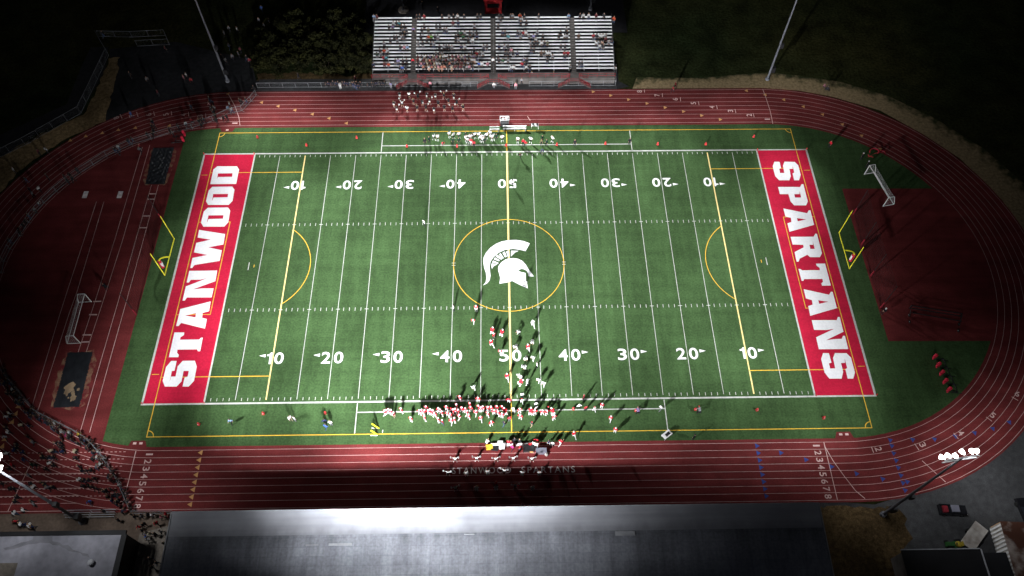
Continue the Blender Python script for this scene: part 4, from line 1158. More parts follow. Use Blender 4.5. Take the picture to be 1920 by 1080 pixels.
soccer_goal(((a.x + b.x) / 2, (a.y + b.y) / 2, 0), rz + 0 * math.pi, 'white soccer goal with net on the red surface behind the left end zone', (b - a).length)
a = P(1620.5, 327); b = P(1655.5, 387)
rz = math.atan2(a.y - b.y, a.x - b.x)
soccer_goal(((a.x + b.x) / 2, (a.y + b.y) / 2, 0), rz, 'white soccer goal standing half on turf behind the right end zone', (b - a).length)

# ------------------------------------------------------------------ tarps over the sand pits
def tarp(px, label, seed, amp, nx=40, ny=80, holes=False):
    c = [P(x, y) for x, y in px]
    rn = random.Random(seed)
    ctr = sum(c, Vector()) / 4
    m = MB(); vs = []
    wav = [(rn.uniform(-14, 14), rn.uniform(-7, 7), rn.uniform(0, 6), rn.uniform(0.3, 1)) for _ in range(26)]
    for j in range(ny + 1):
        for i in range(nx + 1):
            u, v = i / nx, j / ny
            p = c[0].lerp(c[1], u).lerp(c[3].lerp(c[2], u), v)
            e = min(u, 1 - u, v, 1 - v)
            z = 0.05 + sum(math.sin(p.x * a_ + p.y * b_ + f) * g for a_, b_, f, g in wav) * amp * min(1, e * 8 + 0.25)
            z += rn.uniform(-1, 1) * amp * 0.35
            du = rn.uniform(-0.05, 0.05) if e < 0.01 else 0
            vs.append((p.x + du * 2 - ctr.x, p.y + du - ctr.y, max(0.02, z + 0.04)))
    fs = [(j * (nx + 1) + i, (j + 1) * (nx + 1) + i, (j + 1) * (nx + 1) + i + 1, j * (nx + 1) + i + 1) for j in range(ny) for i in range(nx)]
    m.add(vs, fs)
    o = m.build('pit_tarp', MAT['black tarp'], None, (ctr.x, ctr.y, 0), True)
    return setp(o, label, 'tarp', 'tarps over the jumping pits'), ctr
tarp([(287, 278), (326.5, 277), (309, 346), (273, 346)], 'glossy crumpled black tarp over the upper sand pit beside the turf', 3, 0.016)
t2, ctr = tarp([(128, 661.5), (174, 660.5), (149.5, 763), (100, 765)], 'flat black tarp with sand patches over the lower sand pit', 4, 0.004)
m = MB()
rn = random.Random(21)
def blob(px, py, r, k=14):
    q = P(px, py)
    return [(q.x + r * rn.uniform(0.55, 1.2) * math.cos(2 * math.pi * i / k) - ctr.x, q.y + 1.4 * r * rn.uniform(0.55, 1.2) * math.sin(2 * math.pi * i / k) - ctr.y) for i in range(k)]
for px, py, r in ((131, 728, 0.85), (138, 737, 0.3), (137.5, 746, 0.5), (147, 731, 0.22), (126, 741, 0.16), (141, 722, 0.16), (129, 746, 0.12)):
    m.flat([blob(px, py, r)], 0.115 + 0.002 * r)
m.build('sand_patch', MAT['sand'], t2)

# ------------------------------------------------------------------ training gear
def pad_sled(pts, rz, label, name='blocking_sled'):
    c = sum((Vector(p) for p in pts), Vector()) / len(pts)
    g = empty(name, (c.x, c.y, 0), 0, label, 'blocking sled')
    fx, fy = math.cos(rz), math.sin(rz)
    f = MB()
    for p in pts:
        q = Vector(p) - c
        f.tube((q.x, q.y, 0.5), (q.x + fx * 1.5, q.y + fy * 1.5, 0.45), 0.05, None, 6)
        f.tube((q.x + fx * 0.4, q.y + fy * 0.4, 0.06), (q.x + fx * 2.3, q.y + fy * 2.3, 0.06), 0.06, None, 6)
        f.tube((q.x + fx * 1.4, q.y + fy * 1.4, 0.06), (q.x + fx * 1.4, q.y + fy * 1.4, 0.5), 0.05, None, 6)
    a = Vector(pts[0]) - c; b = Vector(pts[-1]) - c; o = Vector((fx * 1.4, fy * 1.4, 0.45))
    f.tube(a + o, b + o, 0.07, None, 6)
    f.build('frame', MAT['black steel'], g)
    for p in pts:
        q = Vector(p) - c
        m = MB(); m.tube((q.x, q.y, 0.35), (q.x, q.y, 1.35), 0.22, 0.27, 10); m.ball((q.x, q.y, 1.35), (0.27, 0.27, 0.14))
        m.tube((q.x, q.y + 0.15, 0.7), (q.x - fx * 0.25, q.y - 0.35, 0.45), 0.14, 0.10, 8)
        m.build('pad', MAT['pad red'], g)
pad_sled([P(x, y, 0.9) for x, y in ((1753.5, 668), (1760, 683.5), (1766.5, 698.5), (1773, 714), (1780, 730))], R(-8), 'five red padded blocking sled on dark turf beside the lower right bend')
pad_sled([P(x, y, 0.9) for x, y in ((344, 249), (342, 260))], R(186), 'two red padded blocking sled beside the crumpled tarp at the upper left turf corner')
bh = empty('steel_rack', tuple(P(1756, 596)), 0, 'long low black steel rack standing on the red surface right of the pitch', 'rack')
o_ = Vector(bh.location)
A, B, C_, D_ = (P(1709, 573, 0.9), P(1804, 588, 0.9), P(1709, 586, 0.3), P(1803, 602, 0.3))
m = MB()
for p1, p2 in ((A, B), (A + Vector((0.0, -0.45, -0.1)), B + Vector((0, -0.45, -0.1))), (C_, D_)): m.tube(p1 - o_, p2 - o_, 0.09, None, 6)
for p1, p2 in ((A, P(1706, 592, 0.1)), (B, P(1800, 607, 0.1))):
    m.tube(p1 - o_, p2 - o_, 0.07, None, 6)
    m.tube(p1 - o_, Vector((p1.x - o_.x, p1.y - o_.y, 0)), 0.06, None, 6)
m.build('frame', MAT['black steel'], bh)
for px, py in ((1705, 591), (1705.5, 603), (1798, 608), (1797, 620)):
    q = P(px, py, 0.25); m = MB(); wheel(m, q - o_, 0.25, 0.12, 0, (1, 0, 0)); w1 = m.build('wheel', MAT['tyre'], bh)
    m = MB(); m.ball((q.x - o_.x, q.y - o_.y, 0.30), 0.09, 0, 8, 5); m.build('hub', MAT['galvanised'], w1)

# nets that stop the ball behind each end zone
def net_wall(posts, h, label, lo=1.5):
    c = Vector(posts[0])
    g = empty('ball_stop_net', tuple(c), 0, label, 'net', 'ball stop nets behind the end zones')
    for p in posts:
        q = Vector(p) - c
        m = MB(); m.tube(q, q + Vector((0, 0, h)), 0.06, 0.05, 8); po = m.build('post', MAT['black steel'], g)
        m = MB(); m.tube(q + Vector((0, 0, 0.02)), q + Vector((0, 0, 1.7)), 0.13, None, 10); m.build('post_pad', MAT['dim pad'], po)
    n = MB()
    for p, q in zip(posts[:-1], posts[1:]):
        a = Vector(p) - c; b = Vector(q) - c; L = (b - a).length; k = int(L / 0.42)
        for j in range(k + 1):
            x = a.lerp(b, j / k); n.tube(x + Vector((0, 0, 0.1)), x + Vector((0, 0, h)), 0.011, None, 3, caps=False)
        for j in range(int(h / 0.42) + 1):
            z = Vector((0, 0, 0.1 + j * 0.42)); n.tube(a + z, b + z, 0.011, None, 3, caps=False)
    n.build('net', MAT['black steel'], g)
net_wall([P(1600, 401), P(1615, 459), P(1632, 518), P(1651, 577)], 6.5, 'tall dark ball net on red padded posts behind the right goal post')
net_wall([P(256, 590), P(303, 411)], 6.5, 'tall dark ball net on red padded posts behind the left goal post')

# kicking net with yellow posts
kn = empty('kicking_net', tuple(P(706, 808)), 0, 'kicking practice net on two short yellow padded posts by the near sideline', 'kicking net')
o_ = Vector(kn.location)
for (bx_, by_), (tx_, ty_), hh in (((710, 803), (698, 795), 1.8), ((707.5, 814.5), (696, 807.5), 1.8)):
    q = P(bx_, by_); t_ = P(tx_, ty_, hh)
    m = MB(); m.tube(q - o_, t_ - o_, 0.12, 0.12, 10); m.build('post', MAT['goal yellow'], kn)
m = MB()
for (ax, ay), (b_x, b_y) in (((696.5, 802.5), (710, 803)), ((695, 816.5), (708, 816.5)), ((717, 811), (718, 806))):
    m.tube(P(ax, ay, 0.05) - o_, P(b_x, b_y, 0.05) - o_, 0.05, None, 6)
m.build('base', MAT['white enamel'], kn)
a0, a1, b0, b1_ = P(698, 795, 1.8) - o_, P(696, 807.5, 1.8) - o_, P(710, 803, 0.1) - o_, P(707.5, 814.5, 0.1) - o_
m = MB()
for j in range(9):
    f = j / 8
    m.tube(a0.lerp(a1, f), b0.lerp(b1_, f), 0.008, None, 3, caps=False); m.tube(a0.lerp(b0, f), a1.lerp(b1_, f), 0.008, None, 3, caps=False)
m.build('net', MAT['black steel'], kn)

# ------------------------------------------------------------------ sideline markers
ORD = ['', 'first', 'second', 'third', 'fourth', 'fifth', 'sixth', 'seventh', 'eighth', 'ninth', 'tenth', 'eleventh', 'twelfth', 'thirteenth', 'fourteenth', 'fifteenth', 'sixteenth', 'seventeenth', 'eighteenth', 'nineteenth']
def ordinal(n):
    if n < 20: return ORD[n]
    tens = {2: ('twenty', 'twentieth'), 3: ('thirty', 'thirtieth'), 4: ('forty', 'fortieth'), 5: ('fifty', 'fiftieth'), 6: ('sixty', 'sixtieth'), 7: ('seventy', 'seventieth'), 8: ('eighty', 'eightieth'), 9: ('ninety', 'ninetieth')}
    return tens[n // 10][1] if n % 10 == 0 else tens[n // 10][0] + '-' + ORD[n % 10]
def sideline_marker():
    g = empty('yard_marker', (0, 0, 0))
    m = MB(); m.box((0, 0, 0.02), (0.36, 0.36, 0.04)); m.build('base', MAT['marker red'], g)
    m = MB(); m.box((0, 0, 0.30), (0.33, 0.33, 0.52), 0, 0, 0.6); b_ = m.build('body', MAT['marker red'], g)
    m = MB(); m.box((0, -0.142, 0.32), (0.10, 0.012, 0.2)); m.build('number', MAT['white paint'], b_)
    return g
mk = None
for side, lst in (('far', [(483,258),(575,273),(669,259),(763,275),(857,275),(949,273),(1044,272),(1135,270),(1233,271),(1323,271),(1413,257)]),
                  ('near', [(373,796),(494,776),(610,775),(1075,767),(1192,770),(1304,768),(1419,769),(1544,784)])):
    for i, (x, y) in enumerate(sorted(lst)):
        if mk is None: mk = sideline_marker(); o = mk
        else: o = copy_tree(mk)
        o.location = P(x, y, 0); o.rotation_euler = (0, 0, random.uniform(-0.3, 0.3) + (0 if side == 'near' else math.pi))
        setp(o, 'red plastic yard marker, %s from the left along the %s sideline' % (ordinal(i + 1), side), 'yard marker', 'red yard markers along both sidelines')
def pylon(px, py, where):
    m = MB(); m.box((0, 0, 0.23), (0.12, 0.12, 0.46)); m.box((0, 0, 0.475), (0.10, 0.10, 0.03))
    o = m.build('pylon', MAT['marker red'], None, P(px, py))
    setp(o, 'slim orange pylon at the ' + where, 'pylon', 'orange end zone pylons')
for x, y, t in ((477,289,'far goal line corner of the left end zone'), (383,289.5,'far outer corner of the left end zone'), (383,755.5,'near goal line corner of the left end zone'), (267,757,'near outer corner of the left end zone'),
                (1419.5,281.5,'far goal line corner of the right end zone'), (1512,280.5,'far outer corner of the right end zone'), (1530,742,'near goal line corner of the right end zone'), (1643,741,'near outer corner of the right end zone')):
    pylon(x, y, t)

# ------------------------------------------------------------------ team benches, tables and carts
def bench(px0, px1, py, label, back=0):
    a, b = P(px0, py, 0.45), P(px1, py, 0.45)
    g = empty('team_bench', ((a.x + b.x) / 2, a.y, 0), 0, label, 'bench', 'white team benches')
    w = (b.x - a.x) / 2
    m = MB(); m.box((0, 0, 0.45), (2 * w, 0.34, 0.05)); m.build('seat', MAT['white enamel'], g)
    if back:
        m = MB(); m.box((0, back * 0.30, 0.80), (2 * w, 0.05, 0.22)); m.build('backrest', MAT['white enamel'], g)
    n = max(2, int(2 * w / 1.8) + 1)
    for x in np.linspace(-w + 0.2, w - 0.2, n):
        m = MB(); m.box((x, 0, 0.215), (0.07, 0.5, 0.42)); m.build('leg', MAT['galvanised'], g)
    return g
bench(918, 936.5, 242.5, 'short white team bench left of the black cart on the far sideline', 1)
bench(943, 987, 241, 'long white team bench right of the black cart on the far sideline', 1)
bench(920, 948, 833.5, 'white team bench left of the seated staff on the near sideline')
bench(950, 1000, 833.5, 'white team bench behind the cooler tables on the near sideline')
q = P(946, 224, 0.9)
ca = empty('equipment_cart', (q.x, q.y, 0), 0, 'black equipment cart with white trimmed open top behind the far benches', 'cart')
m = MB(); m.box((0, -0.7, 0.55), (1.55, 0.9, 0.9)); m.build('body', MAT['black steel'], ca)
m = MB(); m.box((0, 0.2, 0.62), (1.6, 0.9, 0.08)); m.build('tray', MAT['dark board'], ca)
m = MB()
for c_, d_ in (((0, 0.66, 1.05), (1.7, 0.08, 0.08)), ((0, -0.28, 1.05), (1.7, 0.08, 0.08)), ((-0.82, 0.19, 1.05), (0.08, 0.86, 0.08)), ((0.82, 0.19, 1.05), (0.08, 0.86, 0.08))): m.box(c_, d_)
for x in (-0.8, 0.8):
    for y in (-0.3, 0.62): m.box((x, y, 0.55), (0.06, 0.06, 1.0))
m.build('frame', MAT['white enamel'], ca)
for x in (-0.7, 0.7):
    m = MB(); wheel(m, (x, -1.0, 0.22), 0.22, 0.12, 0, (1, 0, 0)); m.build('wheel', MAT['tyre'], ca)
for i, (dx, dy, lab) in enumerate(((-0.28, 0.18, 'white bag on the left of the black equipment cart tray'), (0.35, 0.25, 'white bag on the right of the black equipment cart tray'))):
    m = MB(); m.ball((0, 0, 0.18), (0.30, 0.24, 0.22)); m.ball((0.14, 0.06, 0.3), (0.14, 0.12, 0.12))
    setp(m.build('gear_bag', MAT['white paint'], None, (q.x + dx, q.y + dy, 0.68)), lab, 'bag')
m = MB(); m.ball((0, 0, 0.12), (0.3, 0.14, 0.14)); m.ball((0.2, 0.05, 0.12), (0.16, 0.12, 0.12))
setp(m.build('red_jacket', MAT['pad red'], None, (q.x + 0.06, q.y - 0.1, 0.68)), 'red jacket bundled between two white bags on the cart', 'jacket')
q = P(1003, 235, 0.6)
ta = empty('gear_table', (q.x, q.y, 0), R(-4), 'small white table with dark gear right of the far benches', 'table')
m = MB(); m.box((0, 0, 0.72), (1.35, 0.65, 0.05)); m.build('top', MAT['white enamel'], ta)
for x in (-0.6, 0.6):
    for y in (-0.27, 0.27): m = MB(); m.tube((x * 1.15, y - 0.08, 0), (x, y, 0.70), 0.025, None, 6); m.build('leg', MAT['white enamel'], ta)
for dx, lab in ((-0.35, 'left black case on the small white far table'), (0.42, 'right black case on the small white far table')):
    m = MB(); m.box((0, 0, 0.12), (0.34, 0.40, 0.24), 0, 0, 0.9); setp(m.build('gear_case', MAT['black steel'], None, (q.x + dx, q.y - dx * 0.07, 0.747)), lab, 'case')
q = P(1250, 815, 0.6)
wt_ = empty('equipment_table', (q.x, q.y, 0), R(38), 'white folding table with a black case on the near sideline right of the benches', 'table')
m = MB(); m.box((0, 0, 0.72), (1.5, 0.85, 0.06)); m.build('top', MAT['white enamel'], wt_)
m = MB()
for x in (-0.65, 0.65):
    for y in (-0.35, 0.35): m.tube((x, y, 0), (x, y, 0.7), 0.03, None, 6)
m.build('legs', MAT['galvanised'], wt_)
m = MB(); m.box((0, 0, 0.13), (0.7, 0.42, 0.26), 0, 0, 0.95)
cs = m.build('gear_case', MAT['black steel'], None, (q.x + 0.1, q.y - 0.02, 0.755)); cs.rotation_euler = (0, 0, R(38)); setp(cs, 'black case lying on the white folding table by the near sideline', 'case')
def crate(px, py, sz, m_, label, name, cat, rz=0.0):
    q = P(px, py, sz[2] / 2)
    g = empty(name, (q.x, q.y, 0), rz, label, cat)
    m = MB(); m.box((0, 0, sz[2] * 0.42), (sz[0], sz[1], sz[2] * 0.84), 0, 0, 0.96); m.build('body', MAT[m_], g)
    m = MB(); m.box((0, 0, sz[2] * 0.93), (sz[0] * 1.04, sz[1] * 1.04, sz[2] * 0.14)); m.build('lid', MAT[m_], g)
    return g
crate(917.5, 838.5, (0.95, 0.65, 0.5), 'yellow paint', 'bright yellow crate left of the near team bench', 'crate', 'crate', 0.1)
crate(927.5, 840, (1.0, 0.7, 0.45), 'black steel', 'black crate between the yellow crate and the white cooler', 'crate', 'crate', -0.2)
crate(941, 838, (0.8, 0.55, 0.6), 'white enamel', 'white cooler in front of the near team bench', 'cooler', 'cooler')
crate(938, 831, (0.75, 0.5, 0.6), 'white enamel', 'white cooler behind the near team bench', 'cooler', 'cooler')
crate(991.5, 841, (1.6, 0.9, 0.7), 'black steel', 'dark blue black trunk in front of the near bench', 'trunk', 'trunk')
crate(996.5, 846, (0.5, 0.35, 0.35), 'orange paint', 'small orange box beside the dark trunk', 'box', 'box')
crate(1014.5, 846, (1.5, 0.7, 0.9), 'car roof grey', 'grey wheeled chest right of the dark trunk on the track', 'chest', 'chest')
q = P(1024.5, 852, 0.25); m = MB(); m.ball((0, 0, 0.28), (0.28, 0.28, 0.28), 0, 14, 8); setp(m.build('ball', MAT['weathered white'], None, (q.x, q.y, 0.005)), 'pale ball on the track beside the grey chest', 'ball')

# ------------------------------------------------------------------ shrubs on the bank left of the bleachers
def shrub_mesh(seed, n=3600):
    rn = random.Random(seed); m = MB()
    lumps = [(rn.uniform(-2.0, 2.0), rn.uniform(-1.9, 1.9), rn.uniform(0.3, 1.9), rn.uniform(0.25, 0.85)) for _ in range(26)]
    for _ in range(n):
        lx, ly, lz, lr = rn.choice(lumps)
        d = Vector((rn.gauss(0, 1), rn.gauss(0, 1), rn.gauss(0, 1))).normalized() * lr * rn.uniform(0.55, 1.08)
        c = Vector((lx, ly, lz)) + d
        if c.z < 0.1: continue
        a = Vector((rn.gauss(0, 1), rn.gauss(0, 1), rn.gauss(0, 0.5))).normalized()
        b = a.orthogonal().normalized(); b.rotate(Matrix.Rotation(rn.uniform(0, 6.28), 3, a))
        s1, s2 = rn.uniform(0.08, 0.20), rn.uniform(0.05, 0.10)
        m.add([c - a * s1, c - b * s2, c + a * s1, c + b * s2], [(0, 1, 2, 3)])
    return m.mesh('foliage', MAT['foliage'])
SH = [shrub_mesh(s) for s in (1, 2, 3, 4, 5)]
stm = MB()
for k in range(5):
    t = 2 * math.pi * k / 5; stm.tube((0.1 * math.cos(t), 0.1 * math.sin(t), 0), (0.9 * math.cos(t), 0.9 * math.sin(t), 1.3), 0.06, 0.025, 6)
STM = stm.mesh('stem', MAT['bark'])
rn = random.Random(12)
SPX = [(508, 62), (545, 50), (585, 58), (625, 48), (662, 55), (520, 95), (560, 88), (600, 95), (640, 86), (676, 92), (528, 124), (572, 120), (612, 128), (652, 122), (682, 128), (545, 108), (668, 108), (500, 112)]
rows_ = sorted(SPX, key=lambda t: (round(t[1] / 32), t[0]))
cnt = {}
for x, y in rows_:
    band = 'back' if y < 75 else ('middle' if y < 112 else 'front')
    cnt[band] = cnt.get(band, 0) + 1
    q = P(x, y)
    g = empty('shrub', (q.x, q.y, 0), rn.uniform(0, 6.28), 'dark leafy shrub, %s from the left in the %s row beside the bleachers' % (ordinal(cnt[band]), band), 'shrub', 'shrubs left of the bleachers')
    f = link('foliage', rn.choice(SH), g); link('stem', STM, g)
    k = rn.uniform(1.0, 1.45); g.scale = (k, k, rn.uniform(0.8, 1.2))

q = P(1640, 291)
af = empty('agility_frame', (q.x, q.y, 0), 0, 'set of red curved training frames above the right soccer goal', 'training frame')
m = MB()
for dx, dy, r_, t0 in ((0, 0.6, 0.9, 0.3), (-0.9, -0.4, 0.6, 2.2), (1.2, 0.2, 0.7, 0.0)):
    m.path([(dx + r_ * math.cos(t0 + t), dy + r_ * math.sin(t0 + t) * 0.6, 0.25 + 0.3 * math.sin(t)) for t in np.linspace(0, math.pi, 8)], 0.05, 6)
m.path([(-1.5, -0.7, 0.28), (0, 0.2, 0.3), (1.5, 0.5, 0.28)], 0.04, 6)
m.build('frame', MAT['pad red'], af)
# ------------------------------------------------------------------ people: one continuous body per pose
def J(**k): return {a: Vector(b) for a, b in k.items()}
def mir(j):
    out = dict(j)
    for k, v in list(j.items()):
        if k.endswith('L') and k[:-1] + 'R' not in j: out[k[:-1] + 'R'] = Vector((-v.x, v.y, v.z))
    return out
POSE = {
 'stand': mir(J(hipL=(-.10,0,.93), kneeL=(-.115,.02,.50), ankL=(-.13,-.02,.09), toeL=(-.15,.15,.05), shL=(-.185,0,1.42), elL=(-.26,-.04,1.14), wrL=(-.24,.08,.90), haL=(-.235,.12,.81), head=(0,.03,1.64), pel=(0,0,.97), chest=(0,0,1.36))),
 'hips': mir(J(hipL=(-.10,0,.93), kneeL=(-.14,.03,.50), ankL=(-.18,-.02,.09), toeL=(-.22,.14,.05), shL=(-.185,0,1.42), elL=(-.40,-.08,1.18), wrL=(-.20,.05,1.02), haL=(-.13,.09,1.0), head=(0,.03,1.64), pel=(0,0,.97), chest=(0,0,1.36))),
 'walk': J(hipL=(-.09,0,.93), kneeL=(-.10,.20,.53), ankL=(-.10,.22,.10), toeL=(-.11,.40,.06), hipR=(.09,0,.93), kneeR=(.10,-.03,.50), ankR=(.10,-.32,.14), toeR=(.11,-.20,.04), shL=(-.185,0,1.42), elL=(-.25,-.16,1.16), wrL=(-.23,-.08,.93), haL=(-.22,-.04,.85), shR=(.185,0,1.42), elR=(.25,.10,1.16), wrR=(.21,.28,.98), haR=(.20,.35,.93), head=(0,.05,1.63), pel=(0,0,.96), chest=(0,.03,1.36)),
 'run': J(hipL=(-.09,0,.90), kneeL=(-.10,.34,.66), ankL=(-.10,.20,.28), toeL=(-.11,.36,.20), hipR=(.09,0,.90), kneeR=(.10,-.16,.50), ankR=(.10,-.52,.30), toeR=(.11,-.50,.16), shL=(-.19,.16,1.36), elL=(-.30,-.06,1.20), wrL=(-.24,.02,1.02), haL=(-.22,.06,.96), shR=(.19,.16,1.36), elR=(.28,.30,1.16), wrR=(.16,.46,1.28), haR=(.14,.50,1.35), head=(0,.27,1.55), pel=(0,0,.94), chest=(0,.15,1.31)),
 'crouch': mir(J(hipL=(-.11,-.14,.72), kneeL=(-.22,.18,.48), ankL=(-.22,-.08,.09), toeL=(-.25,.10,.05), shL=(-.20,.34,1.06), elL=(-.28,.36,.78), wrL=(-.20,.42,.58), haL=(-.17,.45,.50), head=(0,.54,1.18), pel=(0,-.14,.76), chest=(0,.26,1.04))),
 'sit': mir(J(hipL=(-.10,0,.54), kneeL=(-.15,.44,.52), ankL=(-.14,.48,.10), toeL=(-.16,.64,.05), shL=(-.19,.06,1.00), elL=(-.26,.14,.74), wrL=(-.12,.34,.64), haL=(-.07,.40,.62), head=(0,.12,1.23), pel=(0,.0,.56), chest=(0,.04,.94))),
 'cheer': mir(J(hipL=(-.09,0,.90), kneeL=(-.15,.02,.48), ankL=(-.20,-.02,.09), toeL=(-.24,.12,.05), shL=(-.17,0,1.36), elL=(-.36,.02,1.56), wrL=(-.50,.04,1.78), haL=(-.54,.05,1.86), head=(0,.02,1.58), pel=(0,0,.93), chest=(0,0,1.30))),
 'pomdown': mir(J(hipL=(-.09,0,.90), kneeL=(-.10,.02,.48), ankL=(-.12,-.02,.09), toeL=(-.14,.14,.05), shL=(-.17,0,1.36), elL=(-.32,-.02,1.16), wrL=(-.20,.14,1.05), haL=(-.15,.20,1.03), head=(0,.02,1.58), pel=(0,0,.93), chest=(0,0,1.30))),
 'lean': mir(J(hipL=(-.10,-.14,.92), kneeL=(-.12,-.12,.50), ankL=(-.13,-.20,.09), toeL=(-.15,-.03,.05), shL=(-.19,.18,1.32), elL=(-.26,.32,1.12), wrL=(-.10,.46,1.14), haL=(-.03,.48,1.15), head=(0,.34,1.48), pel=(0,-.12,.96), chest=(0,.12,1.27))),
}
def capsules(j, pads, sleeve):
    C = []
    def c(a, b, ra, rb, m): C.append((Vector(a), Vector(b), ra, rb, m))
    pel, ch, hd = j['pel'], j['chest'], j['head']
    for s in (-1, 1):
        o = Vector((s, 0, 0))
        c(pel + o * .075, ch + o * .085 + Vector((0, 0, -.02)), .112, .118, 0)
        c(pel + o * .075 + Vector((0, 0, -.03)), pel + o * .08 + Vector((0, 0, .04)), .125, .118, 1)
    c(j['shL'] + Vector((.02, 0, -.01)), j['shR'] + Vector((-.02, 0, -.01)), .078, .078, 0)
    up = (hd - ch).normalized()
    c(ch + up * .06, hd - up * .06, .068, .056, 2)
    c(hd - up * .045, hd + up * .035, .082, .098, 2)
    f = Vector((0, 1, 0)); f = (f - up * f.dot(up)).normalized()
    c(hd - up * .06 + f * .045, hd - up * .03 + f * .035, .05, .06, 2)
    c(hd - up * .005 + f * .10, hd - up * .03 + f * .112, .014, .018, 2)
    if pads:
        c(j['shL'] + Vector((-.03, 0, .015)), j['shR'] + Vector((.03, 0, .015)), .115, .115, 0)
        c(ch + Vector((-.11, .03, .0)), ch + Vector((.11, .03, 0)), .14, .14, 0)
    for s in 'LR':
        c(j['hip' + s], j['knee' + s], .100 if not pads else .108, .062, 1)
        c(j['knee' + s], j['ank' + s], .062, .043, 1 if not pads else 5)
        c(j['ank' + s] + Vector((0, -.03, -.03)), j['toe' + s], .048, .042, 3)
        c(j['sh' + s], j['el' + s], .062, .048, 0)
        c(j['el' + s], j['wr' + s], .047, .033, sleeve)
        c(j['wr' + s], j['ha' + s], .036, .042, 2)
    return C
def make_body(name, pose, pads=False, sleeve=0, skirt=False):
    j = POSE[pose]
    C = capsules(j, pads, sleeve)
    if skirt:
        C.append((j['pel'] + Vector((0, 0, .03)), j['pel'] + Vector((0, 0, -.16)), .14, .215, 1))
    m = MB()
    for a, b, ra, rb, _ in C:
        m.tube(a, b, ra, rb, 12); m.ball(a, ra, 0, 12, 8); m.ball(b, rb, 0, 12, 8)
    me = m.mesh('tmp', MAT['skin'])
    ob = bpy.data.objects.new('tmp', me); COL.objects.link(ob)
    md = ob.modifiers.new('r', 'REMESH'); md.mode = 'VOXEL'; md.voxel_size = 0.022; md.use_smooth_shade = True
    sm = ob.modifiers.new('s', 'SMOOTH'); sm.iterations = 2; sm.factor = 0.4
    dc = ob.modifiers.new('d', 'DECIMATE'); dc.ratio = 0.22
    dg = bpy.context.evaluated_depsgraph_get(); dg.update()
    nm = bpy.data.meshes.new_from_object(ob.evaluated_get(dg))
    V = np.array([v.co[:] for v in nm.vertices]); Fc = [tuple(p.vertices) for p in nm.polygons]
    cen = np.array([V[list(f)].mean(0) for f in Fc])
    best = np.full(len(cen), 1e9); idx = np.zeros(len(cen), int)
    for a, b, ra, rb, k in C:
        a_ = np.array(a); d = np.array(b) - a_; L2 = max(1e-9, d @ d)
        t = np.clip((cen - a_) @ d / L2, 0, 1)
        dist = np.linalg.norm(cen - (a_ + t[:, None] * d), axis=1) - (ra + (rb - ra) * t)
        w_ = dist < best
        best[w_] = dist[w_]; idx[w_] = k
    if skirt: 
        low = (idx == 1) & (cen[:, 2] < j['pel'].z - .17); idx[low] = 2
    bpy.data.objects.remove(ob); bpy.data.meshes.remove(me); bpy.data.meshes.remove(nm)
    o = MB(); o.v = [tuple(v) for v in V]; o.f = Fc; o.m = [int(k) for k in idx]
    # fingers and thumb, curled a little, rooted in the palm; ears and eyes
    for s in 'LR':
        w0, h0, e0 = j['wr' + s], j['ha' + s], j['el' + s]
        d = (h0 - w0).normalized(); side = d.orthogonal().normalized(); side = (side - d * side.dot(d)).normalized(); nrm = d.cross(side)
        for q, ln in enumerate((.062, .074, .078, .066)):
            b0 = h0 + d * .02 + side * (-.033 + .022 * q)
            k1 = b0 + d * ln * .55; k2 = k1 + (d * .8 + nrm * .6).normalized() * ln * .5
            o.tube(b0, k1, .0095, .0085, 5, 2); o.tube(k1, k2, .0085, .006, 5, 2)
        b0 = w0 + d * .035 - side * .03; k1 = b0 + (d * .5 - side * .8 + nrm * .2).normalized() * .045
        o.tube(b0, k1, .012, .010, 5, 2); o.tube(k1, k1 + (d * .9 + nrm * .3).normalized() * .035, .010, .007, 5, 2)
    hd = j['head']; up = (hd - j['chest']).normalized(); f = Vector((0, 1, 0)); f = (f - up * f.dot(up)).normalized()
    for s in (-1, 1):
        o.ball(hd + Vector((s * .036, 0, 0)) + f * .092 + up * .012, .010, 4, 6, 4)
        o.ball(hd + Vector((s * .098, 0, 0)) - up * .01, (.014, .024, .034), 2, 6, 4)
    o.tube(hd + f * .094 - up * .052 + Vector((-.022, 0, 0)), hd + f * .094 - up * .052 + Vector((.022, 0, 0)), .006, .006, 5, 4)
    return o.mesh(name, [MAT['clothing'], MAT['trousers dark'], MAT['skin'], MAT['shoe'], MAT['dark'], MAT['white shoe']], True), hd, up, f
BODY = {}
VAR = {}
def body_mesh(pose, pads, sleeve, skirt, trousers, shoe):
    k = (pose, pads, sleeve, skirt)
    if k not in BODY: BODY[k] = make_body('person', *k)
    base, hd, up, f = BODY[k]
    kk = k + (trousers, shoe)
    if kk not in VAR:
        me = base.copy()
        me.materials[1] = MAT['trousers ' + trousers]
        me.materials[3] = MAT[shoe]
        VAR[kk] = me
    return VAR[kk], hd, up, f
